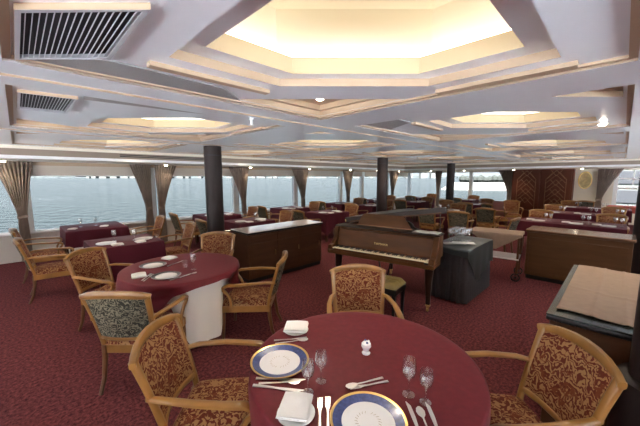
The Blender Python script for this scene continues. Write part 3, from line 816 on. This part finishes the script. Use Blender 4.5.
def setting(a, b, la, lb, what, i):
    # two covers: plates, napkins and glasses
    for q, (s, nm) in enumerate(((-1, 'left'), (1, 'right'))):   # one cover per seat
        p = AB(a + s * (la / 2 - .2), b - lb * .12)
        put('p', 'plate3', lambda: MB().lathe([(.001, .003), (.085, .003), (.13, .014), (.128, .006), (.001, 0)], 24).build('dinner_plate', CHINA, smooth=True), p.x, p.y, TT, 0, 'white plate at the %s of the table %s' % (nm, what), 'plate', 'white plates on the distant tables')
        p = AB(a + s * (la / 2 - .30), b - lb * .36)
        put('n', 'nap', mk_napkin(), p.x, p.y, TT, .8 * s, 'white napkin at the %s of the table %s' % (nm, what), 'napkin', 'white napkins on the distant tables')
        p = AB(a + s * .12, b + .05 - .14 * q)
        put('g', 'gfar', mk_glass(.17, .036, 10), p.x, p.y, TT, 0, '%s wine glass on the table %s' % (nm, what), 'glass', 'wine glasses on the distant tables')
GRP = 'armchairs along the window side'
for i, (a, b, la, lb, what, cs) in enumerate(rows):
    lift = None
    if i == 5: lift = lambda k, u, L: .28 + .30 * abs(u - .5) * 2
    rect_table_ab(a, b, la, lb, what, drop=(.5 if i != 1 else .3), seed=i, lift=lift)
    if i != 1: setting(a, b, la, lb, what, i)
    dl = la / 2 + .31
    if i == 0:
        chair_ab(.31, 5.88, -3, 'armchair seen from its side at the left, the nearer of two side by side', group=GRP)
        chair_ab(1.90, 5.72, 176, 'armchair with pale-lit red back left of the gathered curtains', group=GRP)
    elif i == 1:
        chair_ab(.26, 7.08, -3, 'armchair half hidden behind the nearer one at the left window', group=GRP)
        chair_ab(1.83, 7.15, 180, 'armchair just in front of the gathered curtains, mostly hidden', group=GRP)
    else:
        chair_ab(a - dl, b, 0, 'armchair at the left of the table %s' % what, group=GRP)
        chair_ab(a + dl, b, 180, 'armchair at the right of the table %s' % what, group=GRP)
# window table settings, first window
for (da, nm) in ((-.3, 'left'), (.2, 'right')):
    p = AB(.98 + da, 7.35); put('n', 'nap', mk_napkin(), p.x, p.y, TT, .4, 'white napkin at the %s of the table against the left window sill' % nm, 'napkin', 'white napkins on the distant tables')
    p = AB(.98 + da * .5, 7.60); put('g', 'gfar', mk_glass(.17, .036, 10), p.x, p.y, TT, 0, '%s glass on the table against the left window sill' % nm, 'glass', 'wine glasses on the distant tables')
# extra chairs in the centre
CG = 'armchairs in the far middle'
chair_ab(8.15, 2.95, 10, 'armchair with dark outer back just beyond the raised piano lid end', group=CG)
chair_ab(9.55, 2.70, 4, 'large dark-backed armchair standing beyond the glasses, facing away', group=CG)
chair_ab(11.0, 4.55, 135 + 60, 'red-backed armchair in front of the thin far pillar', group=CG)
chair_ab(11.15, 2.92, -35, 'tall-looking dark-backed armchair in front of the last far window', group=CG)
chair_ab(12.6, 2.75, 200, 'pale red armchair at the foot of the curtain beside the carved doors', group=CG)
chair_ab(7.45, 1.90, 85, 'armchair peeping above the trolley with grey-green outer back', group=CG)
# right hand far tables (long side parallel to the doors)
rr = [(8.55, .75, .95, 1.75, 'immediately behind the right sideboard'), (10.85, .75, .9, 1.75, 'in the middle row behind right sideboard'), (13.1, .6, .9, 1.7, 'in the farthest row before the mirror')]
for i, (a, b, la, lb, what) in enumerate(rr):
    rect_table_ab(a, b, la, lb, what, drop=.34, seed=20 + i)
    for q, bb in enumerate((b + .55, b - .1, b - .6)):
        nm = ('left', 'middle', 'right')[q]
        p = AB(a - .22, bb)
        put('p', 'plate3', None, p.x, p.y, TT, 0, 'white plate on the %s of the table %s' % (nm, what), 'plate', 'white plates on the distant tables')
        p = AB(a - .05, bb - .2)
        put('g', 'gfar', None, p.x, p.y, TT, 0, '%s wine glass on the table %s' % (nm, what), 'glass', 'wine glasses on the distant tables')
        p = AB(a + .02, bb - .10)
        put('g', 'gfar', None, p.x, p.y, TT, 0, '%s back wine glass on the table %s' % (nm, what), 'glass', 'wine glasses on the distant tables')
        p = AB(a - .1, bb + .17)
        put('n', 'nap', None, p.x, p.y, TT, .8, 'white napkin on the %s of the table %s' % (nm, what), 'napkin', 'white napkins on the distant tables')
    chair_ab(a + la / 2 + .31, b + .72, 180, 'brown-framed armchair left-rear of the table %s' % what, group='armchairs behind the right sideboard')
    if i < 2: chair_ab(a + la / 2 + .31, b - .62, 180, 'red-backed armchair right-rear of the table %s' % what, group='armchairs behind the right sideboard')
chair_ab(14.95, .93, 0, 'small dark-backed chair standing below the oval mirror', group='armchairs behind the right sideboard')
# red-clothed table by the right window
e = empty('side_table', AB(14.6, -.15), R45)
MB().box(-.35, .35, -.5, .5, .72, .75).build('tabletop', BROWN, e)
for sx in (-1, 1):
    for sy in (-1, 1): MB().box(sx * .3 - .02, sx * .3 + .02, sy * .44 - .02, sy * .44 + .02, 0, .72).build('leg', BROWN, e)
tag(e, 'small table holding red cloth under the far right window', 'table')
o = rect_cloth(.7, 1.0, .2, 3, z=.76).build('tablecloth', REDF, loc=AB(14.6, -.15), rz=R45, smooth=True, angle=.9); tag(o, 'red cloth on the small table under the far right window', 'tablecloth')
# rose upholstered banquette at the foot of the doors
e = empty('upholstered_bench', AB(13.3, 3.25), R45)
MB().box(-.25, .25, -.5, .5, .08, .45).build('seat', ROSE, e, bevel=.04)
MB().box(.18, .30, -.5, .5, .45, .80).build('backrest', ROSE, e, bevel=.04)
for sx in (-1, 1):
    for sy in (-1, 1): MB().box(sx * .2 - .02, sx * .2 + .02, sy * .45 - .02, sy * .45 + .02, 0, .08).build('leg', BROWN, e)
tag(e, 'rose upholstered bench before the carved doors', 'bench')

# ------------------------------------------------------------------ sideboards
def sideboard(a0, a1, b0, b1, h, body, top, label, front, ndoor=3, over=.02):
    ca, cb = (a0 + a1) / 2, (b0 + b1) / 2; la, lb = a1 - a0, b1 - b0
    e = empty('sideboard', AB(ca, cb), R45)
    MB().box(-la / 2 + .02, la / 2 - .02, -lb / 2 + .02, lb / 2 - .02, 0, .07).build('plinth', BLACKG, e)
    MB().box(-la / 2, la / 2, -lb / 2, lb / 2, .07, h - .045).build('body', body, e, bevel=.008)
    MB().box(-la / 2 - over, la / 2 + over, -lb / 2 - over, lb / 2 + over, h - .045, h - .012).build('top_edge', BLACKG if top is not BROWNTOP else body, e, bevel=.010)
    MB().box(-la / 2 - over, la / 2 + over, -lb / 2 - over, lb / 2 + over, h - .012, h).build('top', top, e, bevel=.004)
    for k in range(ndoor):
        if front == 'b':     # front faces -b
            x0 = -la / 2 + .04 + (la - .08) * k / ndoor; x1 = -la / 2 + .04 + (la - .08) * (k + 1) / ndoor
            d = MB().box(x0 + .008, x1 - .008, -lb / 2 - .012, -lb / 2, .12, h - .20).build('door', body, e, bevel=.004)
            MB().box(x0 + .008, x1 - .008, -lb / 2 - .012, -lb / 2, h - .185, h - .07).build('drawer', body, e, bevel=.004)
            MB().box(x1 - .05, x1 - .04, -lb / 2 - .03, -lb / 2 - .012, .42, .50).build('handle', BRASS, d)
        else:
            y0 = -lb / 2 + .04 + (lb - .08) * k / ndoor; y1 = -lb / 2 + .04 + (lb - .08) * (k + 1) / ndoor
            d = MB().box(-la / 2 - .012, -la / 2, y0 + .008, y1 - .008, .14, h - .13).build('panel', body, e, bevel=.004)
    return tag(e, label, 'sideboard'), e
sideboard(2.56, 4.24, 4.20, 4.70, .86, BROWN, SHEENTOP, 'long brown sideboard with painted pale sheen on top, in front of the left pillar', 'b')
sideboard(6.15, 6.68, -.18, 1.10, .86, SBW, BROWNTOP, 'honey-brown sideboard with brown top at the right, behind the trolley', 'a', 1)
_, c3 = sideboard(2.42, 3.95, -.24, .27, .86, BROWN, MARBLE, 'dark marble-topped sideboard with beige runner beside the nearest pillar', 'b', 2)
rn = MB().grid(lambda u, v: (-.68 + 1.45 * u + .01 * math.sin(9 * v), .235 - .50 * v, .006 + .004 * math.sin(7 * u + 2 * v) * math.sin(5 * v) + .010 * math.exp(-((u - .02) / .04) ** 2) * (1 - v) + .005 * math.exp(-((v - .36 - .04 * u) / .025) ** 2) + .005 * math.exp(-((v - .68 + .03 * u) / .02) ** 2) + .005 * math.exp(-((u - .42 + .05 * v) / .015) ** 2)), 90, 70)
o = rn.build('table_runner', RUNNER, loc=AB(3.185, .015, .861), rz=R45, smooth=True, angle=3)
s_ = o.modifiers.new('thick', 'SOLIDIFY'); s_.thickness = .003; s_.offset = 1
tag(o, 'creased beige runner lying on the dark marble sideboard', 'table runner')

# ------------------------------------------------------------------ grand piano
px0, py0 = .125, 4.545
PR = math.atan2(-.58, .815)
pn = empty('grand_piano', (px0, py0, 0), PR)
def bez(pts, n=40):
    out = []
    P_ = [Vector((p[0], p[1], 0)) for p in pts]
    for i in range(len(P_) - 1):
        p0 = P_[max(i - 1, 0)]; p1 = P_[i]; p2 = P_[i + 1]; p3 = P_[min(i + 2, len(P_) - 1)]
        for k in range(6):
            t = k / 6
            q = .5 * ((2 * p1) + (-p0 + p2) * t + (2 * p0 - 5 * p1 + 4 * p2 - p3) * t * t + (-p0 + 3 * p1 - 3 * p2 + p3) * t ** 3)
            out.append((q.x, q.y))
    out.append((P_[-1].x, P_[-1].y)); return out
W = 1.58
curve = bez([(W, .40), (W - .08, .50), (1.28, .60), (1.06, .84), (.92, 1.15), (.74, 1.42), (.48, 1.52), (.22, 1.45), (.03, 1.28), (0, 1.1)])
outer = [(0, .26), (W, .26)] + curve
def scaled(pl, d):
    c = Vector((.62, .8, 0)); out = []
    for x, y in pl:
        out.append((x + (d if x < .1 else -d if x > W - .08 else (c.x - x) * d * 1.4), y + (d if y < .3 else (c.y - y) * d * 1.4)))
    return out
PZ = 1.0
rim = MB(); inn = scaled(outer, .035)
ring(rim, outer, .70, outer, PZ - .02); ring(rim, outer, PZ - .02, inn, PZ - .02); ring(rim, inn, PZ - .02, inn, .78)
rim.add([(p[0], p[1], .70) for p in outer], [tuple(range(len(outer)))])
rim.build('rim', WALNUT, pn, smooth=True, angle=.7)
MB().add([(p[0], p[1], .86) for p in inn], [tuple(range(len(inn)))]).build('soundboard', GOLD, pn)
st = MB()
for k in range(26):
    x = .10 + k * .043; st.sweep([(x, .50, .90), (x + .12, 1.25 - max(0, x - .45) * .85, .90)], .003, .003, n=4)
st.build('strings', SILVER, pn)
MB().box(0, W, -.02, .30, .60, .655).build('keybed', WALNUT, pn, bevel=.01)
MB().box(.12, W - .12, -.03, -.015, .655, .69).build('key_slip', WALNUT, pn, bevel=.004)
for s, x in ((0, 0), (1, W - .075)):
    m = MB()
    prof = [(-.02, .655), (.0, .72), (.07, .735), (.13, .80), (.17, .93), (.20, .985), (.30, .985), (.30, .655)]
    m.add([(x, y, z) for y, z in prof] + [(x + .075, y, z) for y, z in prof], [tuple(range(8)), tuple(range(15, 7, -1))] + [(i, (i + 1) % 8, 8 + (i + 1) % 8, 8 + i) for i in range(8)])
    m.build('cheek', WALNUT, pn, bevel=.012)
kb = MB().box(.075, W - .075, .0, .17, .655, .676).build('keyboard', BLACKG, pn)
kw = (W - .16) / 52
wk = MB().box(0, kw - .0012, 0, .148, 0, .016).build('white_key', IVORY, kb, loc=(.08, .003, .677))
for k in range(1, 52):
    c = wk.copy(); COL.objects.link(c); c.parent = kb; c.location = (.08 + k * kw, .003, .677)
bk = None
for k in range(51):
    if k % 7 in (1, 4): continue
    if bk is None: bk = MB().box(-.0055, .0055, 0, .093, 0, .012).build('black_key', BLACKG, kb, loc=(.08 + (k + 1) * kw, .058, .692)); continue
    c = bk.copy(); COL.objects.link(c); c.parent = kb; c.location = (.08 + (k + 1) * kw, .058, .692)
fb = MB().add([(.075, .150, .700), (W - .075, .150, .700), (W - .075, .205, .955), (.075, .205, .955), (.075, .185, .700), (W - .075, .185, .700), (W - .075, .235, .955), (.075, .235, .955)],
              [(0, 1, 2, 3), (4, 5, 6, 7), (0, 1, 5, 4), (2, 3, 7, 6), (1, 2, 6, 5), (0, 3, 7, 4)]).build('fallboard', WALNUT, pn, bevel=.006)
tcu = bpy.data.curves.new('lettering', 'FONT'); tcu.body = 'YAMAHA'; tcu.size = .044; tcu.align_x = 'CENTER'; tcu.extrude = .001; tcu.space_character = 1.25
to = bpy.data.objects.new('tmp', tcu); COL.objects.link(to)
bpy.context.view_layer.update()
tm = bpy.data.meshes.new_from_object(to); bpy.data.objects.remove(to)
lt = bpy.data.objects.new('lettering', tm); tm.materials.clear(); tm.materials.append(GOLD); COL.objects.link(lt); lt.parent = fb
lt.location = (W / 2, .166, .785); lt.rotation_euler = (math.radians(77), 0, 0)
# front lid flap lying folded back, music desk
MB().box(.0, W, .20, .46, .985, 1.003).build('front_flap', EBONY, pn, bevel=.005)
dk = MB(); ds = [(.28, 0), (1.16, 0), (1.02, .17), (.96, .19), (.40, .19), (.35, .17)]
dk.add([(x, 0, z) for x, z in ds] + [(x, .016, z) for x, z in ds], [tuple(range(6)), tuple(range(11, 5, -1))] + [(i, (i + 1) % 6, 6 + (i + 1) % 6, 6 + i) for i in range(6)])
dko = dk.build('music_desk', WALNUT, pn, bevel=.005, loc=(0, .40, 1.004)); dko.rotation_euler = (math.radians(-16), 0, 0)
MB().box(.28, 1.16, -.02, .02, -.002, .012).build('desk_ledge', BRASS, dko)
# lid hinged on the bass side
lid = MB(); lo_ = [(x, y) for x, y in [(0, .50), (W + .02, .50)] + [(p[0] + .02, max(.505, p[1])) for p in curve if p[1] > .47]]
lid.prism(lo_, 0, .028)
lo2 = lid.build('lid', EBONY, pn, bevel=.004, loc=(0, 0, 1.05)); lo2.rotation_euler = (0, math.radians(-9.5), 0)
MB().box(.02, W + .01, .49, .56, -.05, .035).build('folded_lid_front', EBONY, lo2, bevel=.006)
MB().box(.10, W - .05, .487, .49, -.048, -.026).build('lid_glint_strip', WALNUT, lo2)  # walnut strip put in for the golden reflection along the lid front
MB().box(-.0, .04, .5, 1.0, -.035, 0).build('hinge', GOLD, lo2)
MB().prism([(.06, .57), (W - .06, .57), (W - .1, .60), (.9, 1.1), (.45, 1.42), (.08, 1.2)], -.006, 0).build('lid_lining', WALNUT, lo2)
MB().sweep([(W - .07, .50, .99), (W - .085, .51, 1.27)], .014, .014, n=6).build('prop_stick', EBONY, pn)
for k, (x, y) in enumerate(((.11, .14), (W - .09, .12), (.50, 1.30))):
    l = MB(); l.sweep([(x, y, .66), (x, y, .58), (x, y - .012, .40), (x, y, .22), (x, y, .10)], [.125, .11, .085, .058, .055], [.125, .11, .085, .058, .055], n=8)
    lg = l.build('leg', EBONY, pn, smooth=True, angle=1.0)
    MB().lathe([(.03, .10), (.034, .085), (.02, .06), (.02, .05)], 12, (x, y, 0)).build('caster_socket', GOLD, lg, smooth=True)
    w_ = MB().lathe([(.001, -.012), (.028, -.012), (.03, 0), (.028, .012), (.001, .012)], 16); w_.xf(Matrix.Translation((x, y, .031)) @ Matrix.Rotation(PI / 2, 4, 'Y')).build('caster', GOLD, lg, smooth=True)
ly = MB()
for s in (-1, 1): ly.sweep([(W / 2 + s * .05, .34, .66), (W / 2 + s * .09, .33, .5), (W / 2 + s * .05, .32, .3), (W / 2 + s * .07, .31, .16)], .022, .022, n=6)
ly.box(W / 2 - .12, W / 2 + .12, .26, .36, .12, .17)
lyo = ly.build('pedal_lyre', BLACKG, pn, smooth=True)
for k in (-1, 0, 1): MB().box(W / 2 + k * .06 - .016, W / 2 + k * .06 + .016, .14, .28, .09, .105).build('pedal', GOLD, lyo, bevel=.004)
sm = Matrix.Translation((px0, py0, 0)) @ Matrix.Rotation(PR, 4, 'Z') @ Vector((1.38, .33, 1.004))
o = MB().grid(lambda u, v: ((u - .5) * .34, (v - .5) * .20, .004 + .006 * abs(math.sin(PI * u * 2))), 16, 2).build('sheet_music', PAPER, loc=sm, rz=PR, smooth=True)
s_ = o.modifiers.new('thick', 'SOLIDIFY'); s_.thickness = .003; s_.offset = 1
tag(o, 'open white sheet music lying on the right end of the piano', 'sheet music')
tag(pn, 'brown wooden grand piano with slightly raised lid in the middle of the room', 'piano')
# bench
bn = empty('piano_bench', AB(3.06, 2.06, .0), PR)
BO = .05
MB().box(-.31, .31, -.17, .17, .39, .47).build('bench_frame', BLACKG, bn, bevel=.006)
def bt(u, v):
    x = -.31 + .62 * u; y = -.17 + .34 * v
    ed = min(1, 12 * min(u, 1 - u)) ** .5 * min(1, 7 * min(v, 1 - v)) ** .5
    return (x, y, .465 + .065 * ed - .012 * ed * (abs(math.sin(PI * 4 * u)) < .25) - .010 * ed * (abs(math.sin(PI * 2 * v)) < .2))
MB().grid(bt, 48, 24).build('cushion', OLIVE, bn, smooth=True, angle=3)
for sx in (-1, 1):
    for sy in (-1, 1): MB().sweep([(sx * .28, sy * .14, .39), (sx * .28, sy * .14, .0)], [.05, .03], [.05, .03], n=4).build('leg', BLACKG, bn)
tag(bn, 'black piano bench with tufted olive leather cushion behind the far chair', 'bench')

# ------------------------------------------------------------------ service table with glasses
sa, sb_, sla, slb = 4.72, 1.655, 1.0, .46
e = empty('service_table', AB(sa, sb_), R45)
MB().box(-sla / 2, sla / 2, -slb / 2, slb / 2, .72, .75).build('tabletop', BROWN, e)
for sx in (-1, 1):
    for sy in (-1, 1): MB().box(sx * (sla / 2 - .05) - .02, sx * (sla / 2 - .05) + .02, sy * (slb / 2 - .05) - .02, sy * (slb / 2 - .05) + .02, 0, .72).build('leg', BROWN, e)
tag(e, 'draped service table between piano and trolley', 'table')
def skirt():
    vs = []; fs = []; per = []
    cr_ = [(-sla / 2, -slb / 2), (sla / 2, -slb / 2), (sla / 2, slb / 2), (-sla / 2, slb / 2)]
    for k in range(4):
        x0, y0 = cr_[k]; x1, y1 = cr_[(k + 1) % 4]; L = math.hypot(x1 - x0, y1 - y0); nx, ny = (y1 - y0) / L, -(x1 - x0) / L
        n = int(L / .0125)
        for i in range(n):
            u = i / n; per.append((x0 + (x1 - x0) * u, y0 + (y1 - y0) * u, nx, ny, math.sin(u * L * 2 * PI / .075)))
    N = len(per)
    for j, z in enumerate((.745, .55, .3, .015)):
        for x, y, nx, ny, s in per:
            o_ = .012 + (.008 + .010 * j) * .5 * (s + 1)
            vs.append((x + nx * o_, y + ny * o_, z))
    for j in range(3):
        for i in range(N):
            i2 = (i + 1) % N; fs.append((j * N + i, j * N + i2, (j + 1) * N + i2, (j + 1) * N + i))
    return MB().add(vs, fs)
o = skirt().build('table_skirt', SKIRT, loc=AB(sa, sb_), rz=R45, smooth=True, angle=3)
tag(o, 'dark pleated skirt hanging to the floor around the service table', 'table skirt')
def lift_s(k, u, L):
    if k == 0: return .10 + .42 * min(1, u / .38) if u < .38 else .52 - .22 * (u - .38) / .62
    if k == 1: return .30 * (1 - u) + .05
    if k == 2: return .1
    return .05 + .05 * (u)
o = rect_cloth(sla + .075, slb + .075, .4, 5, lift_s, z=.772, amp=.006).build('tablecloth', GREYCL, loc=AB(sa, sb_), rz=R45, smooth=True, angle=.9)
tag(o, 'grey-green cloth with a hanging corner over the service table', 'tablecloth')
rg = random.Random(4); gi = 0
desc = ['front left', 'front middle', 'front right', 'second-row left', 'second-row middle', 'second-row right', 'third-row left', 'third-row middle', 'third-row right', 'back left', 'back middle', 'back right']
for r_ in range(4):
    for c_ in range(3):
        p = AB(sa - .12 + r_ * .095 + rg.uniform(-.004, .004), sb_ + .15 - c_ * .095)
        o = put('g', 'g3', mk_glass(.20, .042, 16), p.x, p.y, .774, 0, 'wine glass in the cluster on the grey-clothed service table, %s' % desc[gi], 'glass', 'clustered wine glasses on the service table'); gi += 1
for i, (a_, b_, rz_, lab) in enumerate(((sa - .27, sb_ + .02, .95, 'left'), (sa - .20, sb_ - .09, .75, 'right'))):
    m = MB().grid(lambda u, v: ((u - .5) * .15, (v - .5) * .30, .003 + .02 * abs(u - .5)), 8, 2)
    o = m.build('menu_leaflet', PAPER, loc=AB(a_, b_, .776 + i * .012), rz=rz_ + R45 - .2, smooth=True); tag(o, '%s pale menu sheet lying before the clustered glasses' % lab, 'menu')
    s_ = o.modifiers.new('thick', 'SOLIDIFY'); s_.thickness = .002; s_.offset = 1

# ------------------------------------------------------------------ trolley
ta, tb = 6.10 - .02, 1.60
e = empty('serving_trolley', AB(5.98, 1.53), R45 + .12)
hw, hd = .38, .22     # length along local Y, depth along X
MB().box(-hd, hd, -hw, hw, .77, .795).build('top_shelf', BROWN, e, bevel=.005)
MB().box(-hd, hd, -hw, hw, .36, .385).build('lower_shelf', SHEENTOP, e, bevel=.005)
for sx in (-1, 1):
    for sy in (-1, 1):
        lg = MB().sweep([(sx * (hd - .02), sy * (hw - .02), .78), (sx * (hd - .02), sy * (hw - .02), .12)], .035, .035, n=8).build('leg', BROWN, e, smooth=True)
        rw = .16 if sy > 0 else .06
        wh = MB(); cx_, cy_ = sx * (hd + .02) , sy * (hw - .03)
        wh.sweep([(cx_, cy_ + rw * math.cos(t), rw + .014 + rw * math.sin(t)) for t in [2 * PI * i / 24 for i in range(25)]], .022, .022, side=(1, 0, 0), n=6)
        for q in range(4): 
            t = q * PI / 4; wh.sweep([(cx_, cy_ + rw * math.cos(t), rw + .014 + rw * math.sin(t)), (cx_, cy_ - rw * math.cos(t), rw + .014 - rw * math.sin(t))], .010, .010, n=5)
        wh.build('wheel', BLACKG, e, smooth=True)
tag(e, 'wooden serving trolley with wheels, left of the right sideboard', 'trolley')
def lift_t(k, u, L): return (.03 + .26 * max(0, 1 - abs(u - .52) / .48)) if k == 3 else .04
o = rect_cloth(2 * hd + .04, 2 * hw + .04, .1, 2, lift_t, z=.803, amp=.004).build('trolley_cloth', RUNNER, loc=AB(5.98, 1.53), rz=R45 + .12, smooth=True, angle=.9)
tag(o, 'beige cloth with a drooping point over the trolley top', 'tablecloth')

# ------------------------------------------------------------------ outside
mw, n, l, b = nt('sea_water')
tc = n.new('ShaderNodeTexCoord'); mp = n.new('ShaderNodeMapping'); mp.inputs['Scale'].default_value = (.35, .35, .35); l.new(tc.outputs['Object'], mp.inputs[0])
t = n.new('ShaderNodeTexNoise'); t.inputs['Scale'].default_value = 1.3; t.inputs['Detail'].default_value = 8; l.new(mp.outputs[0], t.inputs['Vector'])
bp_ = n.new('ShaderNodeBump'); bp_.inputs['Strength'].default_value = 1.0; bp_.inputs['Distance'].default_value = 1.1; l.new(t.outputs['Fac'], bp_.inputs['Height']); l.new(bp_.outputs[0], b.inputs['Normal'])
r = n.new('ShaderNodeValToRGB'); r.color_ramp.elements[0].position = .35; r.color_ramp.elements[1].position = .65
r.color_ramp.elements[0].color = (.0015, .005, .005, 1); r.color_ramp.elements[1].color = (.004, .008, .008, 1)
l.new(t.outputs['Fac'], r.inputs[0]); l.new(r.outputs[0], b.inputs['Base Color']); setp(b, Roughness=.16)
o = MB().box(-3000, 3000, -200, 3500, -4.6, -4.5).build('sea', mw); o['kind'] = 'structure'
LAND = mat('far_shore', (.035, .045, .05), .9, var=.3, vscale=.02); TREES = mat('dark_trees', (.006, .009, .008), .9, var=.4, vscale=.3)
CITY = mat('pale_buildings', (.06, .065, .065), .8); QUAY = mat('pale_quay', (.10, .10, .095), .8)
rc = random.Random(11)
m = MB()
x = -1900
while x < 900:
    w_ = rc.uniform(40, 120); h_ = rc.uniform(6, 16)
    m.prism([(x, 1750), (x + w_, 1750), (x + w_, 1850), (x, 1850)], -4.5, -4.5 + h_); x += w_ * .95
tag(m.build('far_shore', LAND), 'hazy low shoreline on the horizon across the water', 'shore')
x = -1300
k_ = 0
bl = empty('waterfront_skyline', (0, 0, 0)); 
while x < 700:
    w_ = rc.uniform(14, 40); h_ = rc.uniform(14, 36)
    MB().box(x, x + w_, 1690, 1720, -4.5, -4.5 + h_).build('building', CITY, bl); x += w_ + rc.uniform(4, 60); k_ += 1
tag(bl, 'row of tiny pale buildings standing along the far shoreline', 'buildings')
m = MB()
p0 = Vector((180, 300)); 
for k_ in range(34):
    cx_, cy_ = 165 + k_ * 4.6, 352 + rc.uniform(-3, 3); h_ = rc.uniform(4.5, 9.5)
    m.lathe([(2.5, 0), (4.5, h_ * .35), (3.8, h_ * .75), (.3, h_)], 8, (cx_, cy_, -4.4))
o = m.build('tree_line', TREES, smooth=True); tag(o, 'dark belt of trees beyond the quay seen through the far windows', 'trees', None, 'stuff')
o = MB().prism([(60, 150), (130, 120), (400, 300), (400, 345), (150, 345)], -4.5, -4.2).build('quay', QUAY); tag(o, 'pale concrete quay outside the far end windows', 'quay')
hb = empty('harbour_building', AB(26, -1.5), R45)
MB().box(0, 6, -8, 4, -4.5, 6).build('wall', CITY, hb)
for q in range(8):
    for z0 in (.2, 1.35, 2.5):
        MB().box(-.05, 0, -7.6 + q * 1.4, -6.6 + q * 1.4, z0, z0 + .75).build('window', DARK, hb)
tag(hb, 'pale building with rows of dark windows outside the right window', 'building')

# ------------------------------------------------------------------ world, camera
wd = bpy.data.worlds.new('World'); sc.world = wd; wd.use_nodes = True
n = wd.node_tree.nodes; l = wd.node_tree.links
bg = n['Background']; tc = n.new('ShaderNodeTexCoord'); sx = n.new('ShaderNodeSeparateXYZ'); l.new(tc.outputs['Generated'], sx.inputs[0])
rp = n.new('ShaderNodeValToRGB'); rp.color_ramp.elements[0].position = .0; rp.color_ramp.elements[0].color = (.80, .86, .92, 1)
rp.color_ramp.elements[1].position = .7; rp.color_ramp.elements[1].color = (.46, .60, .86, 1)
l.new(sx.outputs['Z'], rp.inputs[0]); l.new(rp.outputs[0], bg.inputs[0]); bg.inputs[1].default_value = 1.25
cam = bpy.data.cameras.new('camera'); co = bpy.data.objects.new('camera', cam); COL.objects.link(co)
cam.sensor_width = 36; cam.lens = 302 / 640 * 36; cam.clip_start = .02; cam.clip_end = 6000
co.location = (0, 0, E_H); co.rotation_euler = (PI / 2 - math.atan(36 / 302), 0, 0)
sc.camera = co
vs_ = sc.view_settings; vs_.view_transform = 'Standard'; vs_.look = 'None'; vs_.gamma = 1; vs_.use_curve_mapping = False; vs_.exposure = .0
sc.cycles.use_denoising = True; sc.cycles.max_bounces = 8; sc.cycles.diffuse_bounces = 5; sc.cycles.transparent_max_bounces = 12
sc.cycles.caustics_reflective = False; sc.cycles.caustics_refractive = False; sc.cycles.sample_clamp_indirect = 40
